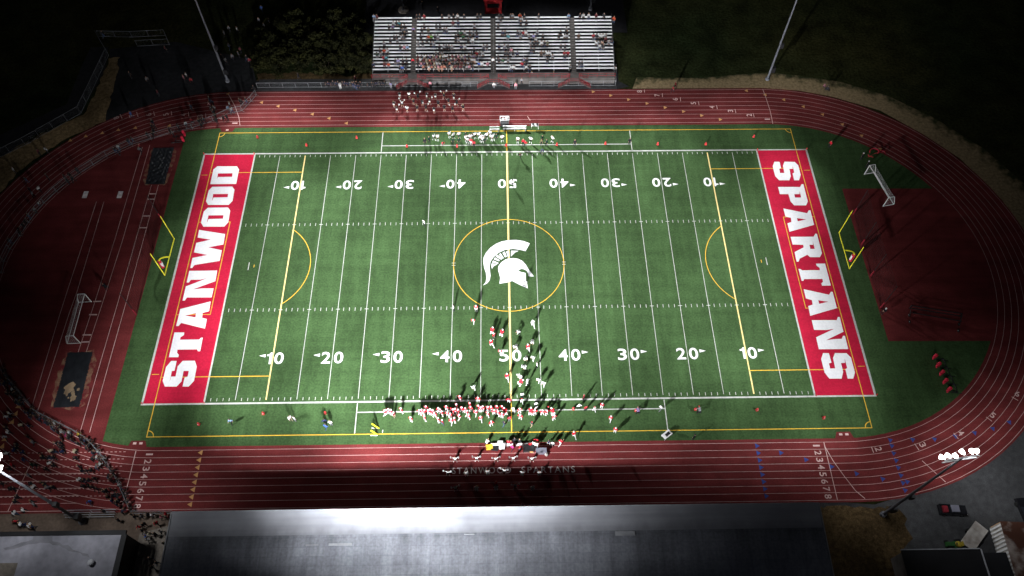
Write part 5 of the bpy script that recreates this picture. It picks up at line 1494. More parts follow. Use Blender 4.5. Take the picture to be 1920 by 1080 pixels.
# head coverings, built about the head centre
def shell_part(kind):
    m = MB()
    if kind == 'hair':
        m.ball((0, -.014, .022), (.108, .116, .106), 0, 12, 8)
        m.v = [(x, min(y, .062) if z < .06 else y, max(z, -.075)) for x, y, z in m.v]
        return m.mesh('hair', MAT['hair'], True)
    if kind == 'long_hair':
        m.ball((0, -.014, .022), (.110, .118, .108), 0, 12, 8)
        m.v = [(x, min(y, .062) if z < .06 else y, max(z, -.08)) for x, y, z in m.v]
        m.tube((0, -.085, .03), (0, -.10, -.24), .085, .05, 8); m.ball((0, -.10, -.24), .05, 0, 8, 5)
        return m.mesh('hair', MAT['hair'], True)
    if kind == 'cap':
        m.ball((0, -.005, .045), (.113, .120, .088), 0, 12, 8); m.v = [(x, y, max(z, .02)) for x, y, z in m.v]
        m.tube((0, .08, .035), (0, .085, .045), .085, .08, 10)
        return m.mesh('cap', MAT['clothing'], True)
    if kind == 'hood':
        m.ball((0, -.03, .005), (.125, .125, .135), 0, 12, 8); m.v = [(x, min(y, .055), z) for x, y, z in m.v]
        return m.mesh('hood', MAT['clothing'], True)
    m.ball((0, -.012, .02), (.138, .158, .142), 0, 14, 10)
    m.v = [(x, (min(y, .085) if z < .06 else y), max(z, -.10)) for x, y, z in m.v]
    return m.mesh('helmet', MAT['shell'], True)
HEADS = {k: shell_part(k) for k in ('hair', 'long_hair', 'cap', 'hood', 'helmet')}
mk_ = MB()
for zz, yy in ((-.02, .155), (-.06, .16), (-.095, .145)):
    mk_.path([(-.12, .06, zz + .01), (-.07, yy - .02, zz), (0, yy, zz), (.07, yy - .02, zz), (.12, .06, zz + .01)], .007, 5)
mk_.path([(0, .15, .03), (0, .16, -.06), (0, .145, -.095)], .007, 5)
MASK = mk_.mesh('face_mask', MAT['galvanised'])
sp_ = MB(); sp_.ball((0, -.012, .022), (.026, .160, .144), 0, 8, 10); sp_.v = [(x, y, max(z, -.02)) for x, y, z in sp_.v]
STRIPE = sp_.mesh('helmet_stripe', MAT['shell'], True)
pm_ = MB(); rn = random.Random(4)
for _ in range(170):
    d = Vector((rn.gauss(0, 1), rn.gauss(0, 1), rn.gauss(0, 1))).normalized(); b = d.orthogonal().normalized() * .022
    L = rn.uniform(.11, .16); pm_.add([d * .02 - b, d * .02 + b, d * L + b, d * L - b], [(0, 1, 2, 3)])
POM = pm_.mesh('pom_pom', MAT['clothing'])
pm_ = MB(); pm_.ball((0, 0, 0), .10)
SHADE = {'black': (.018, .018, .022), 'dark': (.03, .03, .036), 'navy': (.02, .03, .085), 'white': (.80, .80, .80), 'grey': (.25, .25, .27), 'light grey': (.48, .48, .50), 'red': (.52, .02, .035), 'maroon': (.16, .02, .03), 'orange': (.75, .10, .03),
         'teal': (.07, .33, .38), 'light blue': (.33, .48, .72), 'blue': (.06, .15, .55), 'lavender': (.42, .38, .66), 'purple': (.20, .14, .28), 'green': (.03, .13, .05), 'dark green': (.012, .045, .028), 'lime': (.12, .38, .05), 'olive': (.12, .12, .06), 'brown': (.14, .07, .04), 'pink': (.70, .30, .36), 'coral': (.72, .26, .18), 'peach': (.72, .45, .33), 'cream': (.66, .58, .42), 'yellow': (.75, .52, .05), 'tan': (.38, .28, .17), 'magenta': (.62, .03, .22)}
HAIRC = [(.02, .014, .01), (.05, .03, .018), (.12, .075, .04), (.30, .20, .10), (.012, .012, .012)]
PEOPLE = []
MASSED = []
MASS = ('of the bleachers', 'on the upper left bend', 'on the dim apron', 'around the shrubs', 'along the far fence', 'leftmost crowd fence', 'along the lower left crowd fence', 'on the far left of the bend')
rp = random.Random(99)
def person(loc, pose, colour, facing, desc, place, trousers='dark', head='hair', headc=None, pads=False, sleeve=0, skirt=False, shoe='shoe', scale=None, poms=None, px=0.0, group=None):
    me, hd, up, f = body_mesh(pose, pads, sleeve, skirt, trousers, shoe)
    if any(t in place for t in MASS):
        MASSED.append((me, hd, Matrix((f.cross(up), f, up)).transposed(), Vector(loc), facing, scale or rp.uniform(.95, 1.05) * (1.12 if pose == 'sit' else 1), SHADE[colour], trousers, head, headc or rp.choice(HAIRC[:3] + HAIRC[4:])))
        return None
    o = bpy.data.objects.new('person', me); COL.objects.link(o)
    o.location = loc; o.rotation_euler = (0, 0, facing)
    s = scale or rp.uniform(0.95, 1.05)
    o.scale = (s, s, s)
    o.color = (*SHADE[colour], 1)
    o['category'] = 'person'
    q = Matrix((f.cross(up), f, up)).transposed().to_quaternion()
    c = bpy.data.objects.new(HEADS[head].name.split('.')[0], HEADS[head]); COL.objects.link(c); c.parent = o
    c.location = hd; c.rotation_mode = 'QUATERNION'; c.rotation_quaternion = q
    c.color = (*(headc or rp.choice(HAIRC)), 1)
    if head == 'helmet':
        k = bpy.data.objects.new('face_mask', MASK); COL.objects.link(k); k.parent = c
        k = bpy.data.objects.new('helmet_stripe', STRIPE); COL.objects.link(k); k.parent = c
        k.color = (.45, .02, .03, 1) if place[0] == 'H' else (.02, .05, .03, 1)
    if poms:
        for sd in 'LR':
            k = bpy.data.objects.new('pom_pom', POM); COL.objects.link(k); k.parent = o
            k.location = POSE[pose]['ha' + sd] + Vector((0, .05, .05)); k.color = (*SHADE[poms], 1)
    PEOPLE.append((o, desc, place, px, group))
    return o
def T(a, b):                       # heading from ground point a towards b, for a figure built facing +y
    return math.atan2(-(b[0] - a[0]), b[1] - a[1])
WHITE = (.8, .8, .8)
# --- players and officials on the pitch
def red_player(px, py, pose, face, place, z=1.0, **k):
    return person(P(px, py, z).xy.to_3d(), pose, 'red', face, 'player in red jersey and white helmet', place, 'white', 'helmet', (.78, .70, .72), True, 2, shoe='white shoe', px=px, **k)
def white_player(px, py, pose, face, place, z=1.0, tr='white', helm=WHITE, **k):
    return person(P(px, py, z).xy.to_3d(), pose, 'white', face, 'player in white jersey and %s helmet' % ('white' if helm is WHITE else 'dark'), place, tr, 'helmet', helm, True, 2, shoe='white shoe', px=px, **k)
ON_F = [(892.5,577,'stand',3.0),(887.7,600,'run',2.9),(922,620,'crouch',-.3),(926,629,'hips',1.0),(922,644,'run',.6),(939.5,624,'crouch',-.5),(938.5,658,'run',2.7),(990.5,652,'run',.3),(951,707,'run',.2),(974,716,'crouch',-1.2)]
for x, y, ps, a in ON_F: red_player(x, y, ps, a, 'H|on the pitch')
for x, y, ps, a in [(999.6,607,'run',.3),(998.4,638,'crouch',2.8),(967.7,647,'crouch',2.6),(986.4,669,'crouch',2.9),(1000,670,'run',2.8),(984,685,'crouch',2.2),(977,705,'crouch',1.3),(988.7,716,'hips',1.0),(1010,711,'run',2.9),(1020,718,'run',2.8),(887,725,'run',-2.6)]: white_player(x, y, ps, a, 'V|on the pitch')
for x, y, ps, a, w_ in [(795,417,'hips',-1.0,'near the far hash marks left of midfield'),(961,342,'walk',3.0,'on the far fifty yard number'),(850,576,'hips',-1.4,'on the near hash marks left of midfield'),(983,533,'hips',2.8,'on the chin of the white emblem'),(973.5,620,'crouch',2.0,'behind the white team near midfield'),(1007,683,'hips',1.6,'beside the forty-five yard line right of midfield'),(979,740,'stand',.2,'at the near sideline by midfield')]:
    person(P(x, y, 1.0).xy.to_3d(), ps, 'white', a, 'official in white shirt and dark trousers', w_, 'dark', 'cap', (.02, .02, .02), sleeve=0, px=x)
# --- home sideline
HS = [(165,655),(190,648),(230,640),(265,650),(415,625),(560,760),(690,655),(725,640),(765,650),(790,590),(825,650),(855,640),(890,655),(915,690),(765,740),(975,620),(970,770),(1000,640),(1025,670),(1095,590),(1110,680),(1155,700),(1195,640),(1225,630),(1245,560),(1270,640),(1295,440),(1285,720),(1165,790),(1215,770),(1325,610),(1380,620),(1400,660),(1445,540),(1460,600),(1430,715),(1535,660),(1570,460),(1575,580),(1610,610),(1640,590),(1610,750),(1715,600),(1715,685),(1765,600),(1770,820),(1810,650),(1850,590),(1870,670)]
rp.seed(5)
MID = Vector((2, -12, 0))
for x, y in HS:
    px, py = 700 + x / 8, 690 + y / 8
    q = P(px, py, 1.2)
    red_player(px, py, rp.choice(['stand', 'hips', 'stand', 'hips', 'walk']), T(q, MID) + rp.uniform(-.6, .6), 'H|in near sideline line-up', 1.2)
for x, y in [(545,650),(755,625),(765,720),(920,650),(985,655),(1100,655),(1165,655),(1265,650),(1275,730),(490,700)]:
    px, py = 880 + x / 8, 690 + y / 8
    red_player(px, py, rp.choice(['stand', 'hips', 'crouch']), T(P(px, py, 1.2), MID) + rp.uniform(-.6, .6), 'H|in near sideline line-up', 1.2)
for px, py, ps in ((1145,784,'walk'),(1154,806,'stand'),(1077,815,'run'),(1128.7,760,'stand')):
    red_player(px, py, ps, rp.uniform(-1, 1), 'H|in near sideline line-up', 1.0)
def folk(px, py, pose, colour, face, desc, place, z=1.1, **k):
    return person(P(px, py, z).xy.to_3d(), pose, colour, face, desc, place, px=px, **k)
STAFF = [(739,777,'stand','maroon','khaki'),(829,791,'hips','maroon','jeans'),(846,768,'stand','maroon','dark'),(941.5,764,'hips','red','dark'),(945,793,'walk','dark','jeans'),(955.5,784,'stand','red','grey'),(954,750,'hips','red','white'),(978.5,751,'walk','light grey','white'),(1005,757,'stand','white','dark'),(1005.5,765,'stand','white','dark'),(1028.5,765,'stand','black','dark'),(997,794,'walk','dark','khaki'),(1086,761,'hips','white','dark'),(1098.7,764,'stand','red','dark'),(1114.8,766,'walk','white','white'),(1094.7,744,'stand','maroon','dark'),(1197.5,769.5,'crouch','purple','dark'),(1239.5,764,'walk','white','grey'),(1313,768.5,'crouch','grey','dark'),(1302.5,818,'stand','black','dark'),(963,768.5,'hips','white','white')]
CN = lambda c: {'black': 'black', 'dark': 'dark'}.get(c, c)
for px, py, ps, c, tr in STAFF: folk(px, py, ps, c, rp.uniform(-1.2, 1.2), 'coach in %s top' % CN(c), 'among near sideline staff', trousers=tr, head=rp.choice(['cap', 'hair', 'cap']), headc=rp.choice([(.5, .02, .03), (.7, .7, .7), (.03, .03, .03)]))
for px, py, c, tr, ps in ((432,789,'light blue','dark','walk'),(543,783,'white','khaki','walk'),(551,784,'white','grey','stand'),(608,789,'navy','dark','hips'),(610,799,'blue','jeans','walk'),(619,792,'white','grey','stand')):
    folk(px, py, ps, c, rp.uniform(-3, 3), 'bystander in %s top' % c, 'on the near turf left of the team', trousers=tr)
# --- near benches
for px, py, c, tr, ps in ((953,828,'red','dark','sit'),(958.5,829,'maroon','dark','sit'),(961,839,'magenta','dark','walk'),(964,833,'red','dark','sit'),(975,839,'red','grey','stand'),(995,832,'red','dark','sit'),(1001,832,'white','white','stand'),(1006.5,834,'white','white','walk'),(1005.6,826,'red','white','hips'),(1029,829,'navy','white','walk'),(1036,832,'white','dark','stand'),(1051,829,'red','white','run'),(912,829,'white','dark','crouch'),(965,825,'dark','dark','stand'),(974,827,'black','dark','stand')):
    folk(px, py, ps, c, rp.uniform(-.8, .8), 'team member in %s top' % c, 'at the near benches', trousers=tr, head=rp.choice(['hair', 'cap']), z=1.0)
# --- visitors' sideline
FAR = Vector((0, 0, 0))
for x, y in [(225,370),(275,375),(425,335),(480,350),(550,345),(470,415),(545,415),(635,340),(640,385),(680,370),(655,410),(720,350),(755,345),(805,345),(830,380),(865,375),(880,410),(905,355),(950,325),(970,375),(985,365),(1030,365),(1105,385),(1305,405),(1470,405),(1750,395),(700,380),(850,400)]:
    px, py = 780 + x / 6.836, 200 + y / 6.836
    rr_ = rp.random()
    if rr_ < 0.25: person(P(px, py, 1.3).xy.to_3d(), rp.choice(['stand', 'hips']), 'dark green', T(P(px, py, 1.3), (0, 0)) + rp.uniform(-.6, .6), 'player in dark green jacket', 'V|in far sideline line-up', 'dark', 'hood', (.012, .045, .028), px=px)
    elif rr_ < 0.6: white_player(px, py, rp.choice(['stand', 'hips', 'stand', 'walk']), T(P(px, py, 1.2), (0, 0)) + rp.uniform(-.6, .6), 'V|in far sideline line-up', 1.3, tr=rp.choice(['dark', 'green', 'dark']), helm=(.02, .05, .03))
    else: person(P(px, py, 1.3).xy.to_3d(), rp.choice(['stand', 'hips', 'stand']), 'white', T(P(px, py, 1.3), (0, 0)) + rp.uniform(-.6, .6), 'bareheaded player in white jersey and dark trousers', 'V|in far sideline line-up', rp.choice(['dark', 'green', 'dark']), 'hair', None, True, 2, shoe='white shoe', px=px)
for x, y, c, tr, ps in [(110,430,'black','dark','stand'),(165,402,'dark green','dark','stand'),(705,430,'red','white','hips'),(740,460,'red','dark','walk'),(1375,440,'red','dark','stand'),(1402,455,'red','dark','hips'),(340,455,'red','grey','lean'),(1620,392,'dark green','dark','hips'),(1608,440,'olive','dark','stand'),(1675,440,'dark green','dark','stand'),(1620,535,'navy','jeans','crouch'),(1332,605,'black','dark','run')]:
    px, py = 780 + x / 6.836, 200 + y / 6.836
    folk(px, py, ps, c, T(P(px, py, 1.2), (0, 0)) + rp.uniform(-.5, .5), 'coach in %s top' % c, 'among far sideline staff', trousers=tr, head=rp.choice(['cap', 'hair']), z=1.2)
for px, py, c in ((1078,266,'black'), (1181,263,'black')): folk(px, py, 'stand', c, math.pi, 'helper in %s' % c, 'right of the far sideline team')
folk(1558, 268, 'stand', 'red', 2.0, 'helper in red top beside the far right turf corner', '')
for px, py, w_ in ((1618,291,'left of the red training frames'), (1628,306,'at the upper corner of the right soccer goal')): folk(px, py, 'stand', 'black', 1.0, 'person in black, white cap, %s' % w_, '', head='cap', headc=WHITE)
folk(1660, 582, 'sit', 'black', 2.0, 'person in black sitting by the red post pad right of the goal', '', head='cap', headc=WHITE, z=0.6)
folk(196, 535, 'crouch', 'black', 1.0, 'person in black crouching on the red runway behind the left goal', '')
# --- cheerleaders
CF = [(420,490),(600,490),(785,470),(945,470),(1090,510),(1275,470),(1425,490),(1615,460),(365,400),(515,395),(720,355),(875,380),(1010,350),(1165,390),(1350,350),(1500,380),(470,240),(640,240),(800,270),(955,240),(1115,260),(1270,250),(1445,260)]
for i, (x, y) in enumerate(CF):
    px, py = 700 + x / 9.6, 150 + (y + 20) / 9.6
    r_ = 'front' if y > 440 else ('middle' if y > 330 else 'back')
    folk(px, py, 'cheer' if i % 3 == 0 else 'pomdown', 'black' if i not in (1, 9, 17) else 'white', rp.uniform(-.4, .4), 'cheerleader in %s dress' % ('black' if i not in (1, 9, 17) else 'white'), 'in the %s row, far track' % r_, trousers='dark' if i % 4 else 'white', head='long_hair', sleeve=2, skirt=True, shoe='white shoe', poms='white', z=1.0, scale=1.0)
for row_, lst in (('first', [(185,400),(510,390),(800,400),(1060,390),(1340,400)]), ('second', [(75,605),(350,610),(675,590),(925,575),(1195,605),(1450,605)]), ('third', [(190,835),(510,835),(800,830),(1090,800),(1345,825)])):
    for i, (x, y) in enumerate(lst):
        px, py = 830 + x / 8, 810 + y / 8
        folk(px, py, 'pomdown' if row_ != 'first' and i % 3 else 'cheer', 'white', math.pi + rp.uniform(-.3, .3), 'cheerleader in white with red skirt', 'in %s row, near track' % row_, trousers='dark', head='long_hair', sleeve=2, skirt=True, shoe='white shoe', poms='white', z=1.1, scale=1.0)
folk(930, 906, 'walk', 'red', 0.5, 'person in red top in the roof shadow on the near track', '')
folk(980, 946, 'stand', 'pink', 0.0, 'person in pink top at the very edge of the grandstand roof', '', z=1.2)
# --- far apron and fence
for i, px in enumerate((611, 615.5, 620.5, 624.5, 630, 634, 642.5, 647, 652, 660, 664, 668.5, 676, 688.5, 697, 700.5, 705, 713, 717.5, 721)):
    folk(px, 157.5 + rp.uniform(-1, 1), rp.choice(['stand', 'lean', 'hips']), rp.choice(['black', 'dark', 'black', 'navy']), math.pi + rp.uniform(-.4, .4), 'spectator in dark coat', 'along the far fence left of the bleachers', head=rp.choice(['hood', 'hair', 'cap']), headc=rp.choice([None, (.02, .02, .02)]), z=1.0)
for px, py, c, tr in ((637,159,'white','white'),(662,158,'navy','jeans'),(667,161,'navy','jeans'),(672,161,'navy','dark'),(712,145,'navy','jeans'),(729,146,'light grey','dark'),(737,146,'black','jeans'),(666,146,'maroon','navy' if False else 'dark'),(732.5,158,'lavender','grey'),(742,158,'light grey','dark'),(734.5,146,'black','dark')):
    folk(px, py, 'stand', c, math.pi + rp.uniform(-1, 1), 'spectator in %s top' % c, 'on the apron left of the bleachers', trousers=tr)
for px, py, c, tr, d in ((806,156,'pink','dark','person in pink top at the far fence before the left stairs'),(967,159,'pink','grey','person in pink top at the right fence gate'),(1038,138,'pink','white','person in pink top with dark hair below the right bleacher rail'),(978,150,'grey','dark','person in grey top beside the right fence gate'),(926,157,'white','grey','person in white top between the two fence gates'),(1154,128,'white','dark','person in white at the right end of the bleachers')):
    folk(px, py, 'stand', c, math.pi, d, '', trousers=tr, z=1.2)
for px, py in ((851,139.5),(858,139.5),(989,138),(997,138)): folk(px, py, 'stand', 'light grey', 0, 'person in pale clothes', 'below the bleacher rail beside the track', trousers='white', z=1.2)
for px, py, c in ((1266,160,'red'),(1262,167,'red'),(1545,160,'pink'),(1551,166,'dark')): folk(px, py, 'sit' if px > 1500 else 'walk', c, rp.uniform(-3, 3), 'person in %s top' % c, 'on the straw verge right of the bleachers', z=0.8)
# --- left end: crowd on the bend, walkers and people along the crowd fences
def crowd(lst, zx, zy, s, place, fence=False):
    for it in lst:
        x, y, c = it[:3]
        if c in ('white', 'red') and rp.random() < 0.3: c = rp.choice(['black', 'dark', 'navy'])
        if c in ('cream', 'tan', 'grey', 'light grey', 'pink', 'maroon') and rp.random() < 0.5: c = rp.choice(['black', 'dark'])
        px, py = zx + x / s, zy + y / s
        q = P(px, py, 1.1)
        face = T(q, (0, 0)) + rp.uniform(-.5, .5) if fence else rp.uniform(-3.1, 3.1)
        folk(px, py, rp.choice(['lean', 'stand', 'lean']) if fence else rp.choice(['walk', 'walk', 'stand']), c, face, 'spectator in %s top' % CN(c), place, trousers=rp.choice(['dark', 'jeans', 'dark', 'dark']), head=rp.choice(['hair', 'hair', 'hood', 'long_hair', 'cap']), headc=None)
FB = 'along the lower left crowd fence'
crowd([(50,520,'black'),(90,600,'dark'),(135,690,'black'),(170,740,'navy'),(205,860,'white'),(230,830,'black'),(290,930,'dark'),(345,1010,'grey')], 0, 640, 9.6, FB, True)
crowd([(345,145,'grey'),(330,230,'olive'),(390,200,'black'),(530,370,'black'),(585,420,'navy'),(560,330,'black'),(790,520,'black'),(880,590,'dark'),(970,600,'white'),(930,680,'navy'),(1060,690,'black'),(1100,750,'white'),(1180,830,'magenta'),(1240,850,'black'),(1400,810,'yellow'),(1440,880,'black'),(1520,920,'navy'),(1620,930,'grey'),(1600,1000,'light grey'),(1690,1030,'black')], 0, 730, 9.6, FB, True)
crowd([(1750,150,'white'),(1730,260,'white'),(1860,290,'light grey'),(1750,340,'red')], 0, 830, 9.6, FB, True)
crowd([(640,610,'light grey'),(690,730,'maroon'),(760,800,'cream'),(800,850,'black'),(770,950,'black'),(860,970,'maroon'),(885,1030,'white')], 120, 790, 8.71, FB, True)
crowd([(930,240,'navy'),(960,290,'black'),(1000,370,'black'),(1020,450,'light grey'),(1070,500,'black'),(1080,560,'black'),(1100,650,'black'),(870,360,'dark')], 120, 890, 8.71, FB, True)
BD = 'walking on the lower left bend'
crowd([(130,70,'dark'),(155,430,'white'),(100,490,'white'),(180,480,'black'),(375,645,'cream'),(500,650,'navy'),(490,850,'black'),(580,950,'grey'),(100,690,'tan'),(135,765,'white'),(80,850,'light grey'),(290,1000,'black'),(290,1045,'pink'),(1000,970,'black'),(1090,870,'dark'),(1080,960,'pink')], 0, 730, 9.6, BD)
crowd([(250,130,'red'),(400,170,'white'),(115,195,'white'),(415,300,'navy'),(200,390,'red'),(160,460,'black'),(560,390,'dark green'),(630,400,'black'),(730,220,'maroon'),(760,260,'black'),(910,150,'cream'),(970,150,'black'),(880,265,'light grey'),(960,260,'black'),(890,370,'white'),(950,400,'black'),(820,470,'black'),(1110,160,'navy'),(1100,80,'black'),(1340,150,'cream'),(1350,270,'grey'),(1410,420,'dark'),(1470,500,'maroon'),(1560,500,'black'),(1640,490,'dark'),(1420,660,'white'),(1510,680,'black'),(1600,670,'dark'),(1690,640,'black'),(1490,780,'maroon'),(1590,770,'grey'),(1650,800,'black'),(1740,830,'black'),(500,575,'grey'),(545,735,'tan'),(490,800,'white'),(600,795,'white'),(750,720,'light grey'),(800,760,'dark'),(850,810,'grey'),(950,800,'cream'),(30,730,'grey'),(180,820,'white'),(250,820,'white'),(300,970,'grey'),(260,1050,'dark')], 0, 830, 9.6, BD)
crowd([(570,1050,'dark')], 0, 830, 9.6, BD)
crowd([(405,440,'blue'),(640,590,'white'),(680,260,'maroon'),(780,420,'navy'),(800,340,'light grey'),(860,440,'maroon'),(640,270,'dark'),(720,360,'black'),(900,420,'dark')], 120, 890, 8.71, BD)
PT = 'on the patio beside the grandstand'
crowd([(1150,680,'pink'),(1270,670,'grey'),(1370,650,'white'),(1430,660,'white'),(1580,690,'pink'),(1660,640,'red'),(1710,680,'maroon'),(1780,660,'dark'),(1300,810,'red'),(1500,790,'red'),(1220,850,'red'),(1260,910,'white'),(1390,960,'cream'),(1480,970,'tan'),(1330,1010,'blue'),(1570,930,'grey'),(1370,1050,'white'),(880,740,'grey')], 120, 890, 8.71, PT)
crowd([(255,395,'white'),(405,340,'white'),(265,555,'red'),(370,600,'white'),(450,610,'navy'),(530,620,'white'),(580,650,'navy'),(900,200,'white'),(600,240,'grey')], 0, 920, 9.6, 'on the paving below the lower left bend')
crowd([(1120,950,'black'),(1170,980,'dark'),(1140,1015,'black'),(970,1010,'light grey'),(965,1060,'brown'),(1230,835,'grey')], 0, 810, 4.0, 'on the pale walkway between the two roofs')
TL = 'on the upper left bend and its crowd fence'
crowd([(880,235,'light grey'),(935,300,'white'),(890,340,'pink'),(970,400,'grey'),(920,420,'black'),(960,480,'dark'),(980,530,'olive'),(530,330,'red'),(550,380,'navy'),(1245,330,'white'),(1215,400,'light blue'),(1285,430,'white'),(1135,580,'black'),(1195,560,'black'),(1470,290,'grey'),(1540,260,'dark'),(1430,270,'dark'),(1690,40,'black'),(1010,630,'light grey'),(740,620,'black'),(780,610,'dark'),(700,640,'black'),(730,700,'grey'),(560,630,'red'),(460,690,'white'),(315,730,'black'),(160,790,'black'),(220,850,'grey')], 300, 160, 9.6, TL)
crowd([(690,250,'blue'),(1120,400,'maroon'),(1110,490,'black'),(1160,500,'dark'),(1140,590,'grey'),(1130,650,'dark'),(640,790,'cream'),(710,750,'light grey'),(1010,650,'maroon'),(370,960,'pink'),(440,910,'white'),(430,990,'navy'),(860,890,'red'),(870,960,'grey')], 180, 190, 10.667, TL)
crowd([(915,110,'white'),(760,150,'maroon'),(255,500,'white'),(500,700,'white'),(930,640,'maroon'),(580,900,'red'),(770,890,'white'),(1540,520,'white'),(1390,620,'maroon'),(1340,720,'black'),(1440,680,'dark'),(1280,650,'black'),(640,990,'grey')], 0, 270, 10.667, 'on the far left of the bend')
crowd([(850,110,'white'),(765,270,'grey'),(620,400,'black'),(550,520,'dark'),(500,600,'black'),(440,780,'grey'),(400,700,'black'),(200,960,'black')], 0, 370, 12, 'at the leftmost crowd fence', True)
AP = 'on the dim apron left of the shrubs'
crowd([(970,555,'light grey'),(1100,590,'grey'),(1180,690,'maroon'),(1395,560,'white'),(1375,580,'pink'),(1430,600,'red'),(1235,360,'maroon'),(765,250,'white'),(1680,245,'grey'),(1715,210,'grey'),(1775,215,'white'),(1715,340,'dark'),(1690,450,'white'),(1660,420,'black'),(1740,420,'grey'),(1800,370,'maroon'),(1785,400,'grey'),(1845,430,'white'),(1870,450,'red'),(1640,430,'dark')], 0, 0, 4.0, AP)
crowd([(20,150,'grey'),(95,155,'grey'),(60,190,'light grey'),(40,60,'blue'),(315,565,'light grey'),(1245,30,'dark'),(1362,65,'pink')], 480, 0, 4.0, 'around the shrubs and behind the bleachers')
# --- spectators seated in the bleachers
def seat(lst, zx, s, sec):
    for x, r_, c in lst:
        i = NR - 1 - int(round(r_))
        px = zx + x / s
        y, z = ROWS[i]
        q = P(px, 128.4 - (128.4 - 32.5) * i / 15, z)
        person(Vector((q.x, y - 0.04, z - 0.46)), 'sit', c, math.pi + rp.uniform(-.35, .35), 'spectator in %s top' % CN(c), 'on bench row %s of the bleachers' % ordinal(i + 1), rp.choice(['dark', 'jeans', 'dark', 'grey']), rp.choice(['hair', 'hair', 'hood', 'long_hair', 'cap']), None, px=px)
D, B_ = 'dark', 'black'
seat([(97,0,'light blue'),(140,0,'maroon'),(385,2,'white'),(430,2,D),(475,2,'teal'),(375,3,'purple'),(320,3,D),(510,3,D),(550,3,B_),(520,4,'grey'),(580,4,'grey'),(490,5,D),(560,5,B_),(510,6,'light grey'),(400,6,B_),(440,6,D),(540,6,D),(340,7,D),(440,7,'grey'),(245,8,'grey'),(595,9,'light blue'),(545,9,'pink'),(490,9,B_),(185,10,D),(245,10,'orange'),(295,10,'light grey'),(140,11,'dark green'),(195,11,'grey'),(240,12,'red'),(275,12,'teal'),(455,13,'lavender'),(530,13,D),(585,13,B_),(415,13,D),(85,14,'navy'),(250,14,'maroon'),(310,14,'orange'),(480,15,B_),(520,15,'blue'),(570,15,D)], 690, 8, 1)
seat([(740,0,B_),(785,0,D),(850,0,'red'),(1110,0,D),(1220,0,'grey'),(1285,0,B_),(1350,0,'white'),(1440,0,D),(1640,0,D),(1690,0,B_),(1275,2,'maroon'),(1350,2,'navy'),(850,3,D),(1030,3,B_),(1080,3,D),(1595,3,'grey'),(810,4,D),(910,4,'olive'),(1150,4,B_),(1185,4,'grey'),(1350,5,D),(1395,5,'green'),(1450,5,'light grey'),(1530,5,B_),(1580,5,'grey'),(1635,5,D),(795,6,B_),(910,6,'orange'),(955,6,'lime'),(1010,6,D),(1055,6,'grey'),(1310,6,B_),(1425,6,'green'),(1540,6,D),(1635,6,'navy'),(880,7,D),(1320,7,B_),(1360,7,'grey'),(1500,7,D),(1570,7,'white'),(760,8,'grey'),(820,8,B_),(945,8,D),(990,8,'grey'),(1070,9,B_),(1140,9,'grey'),(1180,9,B_),(1220,9,D),(1260,9,'grey'),(1395,9,'navy'),(1450,9,'light grey'),(1730,9,'grey'),(1790,9,D),(1590,10,D),(1555,11,'grey'),(1630,11,'red'),(1680,11,B_),(1725,11,'grey'),(1025,11,'grey'),(1080,11,B_),(1120,11,'white'),(1670,14,'blue'),(1710,14,'white'),(1790,14,'pink'),(1620,12,B_)], 690, 8, 2)
seat([(125,0,D),(180,0,B_),(150,1,B_),(300,0,D),(330,0,'grey'),(440,0,'orange'),(505,0,D),(720,0,B_),(1165,0,'light blue'),(430,1,'grey'),(465,1,'white'),(450,2,D),(540,2,B_),(115,3,D),(180,5,'navy'),(215,5,D),(405,5,B_),(440,5,'grey'),(490,5,'red'),(530,5,'white'),(700,5,'grey'),(1130,4,'grey'),(1045,5,B_),(1150,5,D),(265,6,'teal'),(450,6,'grey'),(570,6,'grey'),(640,6,'lavender'),(785,6,D),(1020,6,B_),(1100,6,'white'),(1145,6,'light grey'),(675,7,'white'),(650,8,D),(700,8,B_),(595,8,'grey'),(760,8,'white'),(810,8,B_),(850,8,'olive'),(125,9,'navy'),(260,9,D),(210,9,'grey'),(1050,9,B_),(1110,9,D),(305,10,'pink'),(600,10,D),(650,10,B_),(215,11,D),(265,11,D),(330,11,B_),(395,11,'navy'),(760,11,'brown'),(800,11,B_),(850,11,'white'),(885,11,'white'),(925,12,'grey'),(1105,11,'red'),(1155,11,'red'),(110,12,D),(1110,12,B_),(120,13,D),(185,13,'green'),(265,13,'grey'),(500,13,'lavender'),(545,13,D),(855,13,B_),(470,14,'red'),(505,14,D),(530,15,'white'),(310,15,'white'),(350,15,'white'),(590,15,B_),(1190,15,'grey')], 920, 8, 3)
seat([(1340,0,D),(1385,0,'white'),(1465,0,'white'),(1580,0,'maroon'),(1700,0,D),(1850,1,'orange'),(1320,6,'brown'),(1535,6,'red'),(1590,6,D),(1635,6,'white'),(1675,6,'white'),(1725,6,'light grey'),(1580,8,'white'),(1630,8,'grey'),(1670,8,'peach'),(1720,7,'maroon'),(1770,8,'grey'),(1810,7,D),(1630,9,'white'),(1690,9,B_),(1325,14,D),(1365,14,B_)], 920, 8, 4)
for px, r_, c, d in ((776, 4.6, 'purple', 'person in purple top standing on the left aisle of the bleachers'), (775, 13.4, 'red', 'person in red top low on the left aisle of the bleachers'), (924.5, 13.4, 'white', 'person in white top low on the middle aisle of the bleachers')):
    i = 15 - int(r_); y, z = ROWS[i]; q = P(px, 128.4 - (128.4 - 32.5) * i / 15, z)
    person(Vector((q.x, y - 0.3, z - 0.38)), 'stand', c, math.pi, d, '', 'dark', 'hair', px=px)
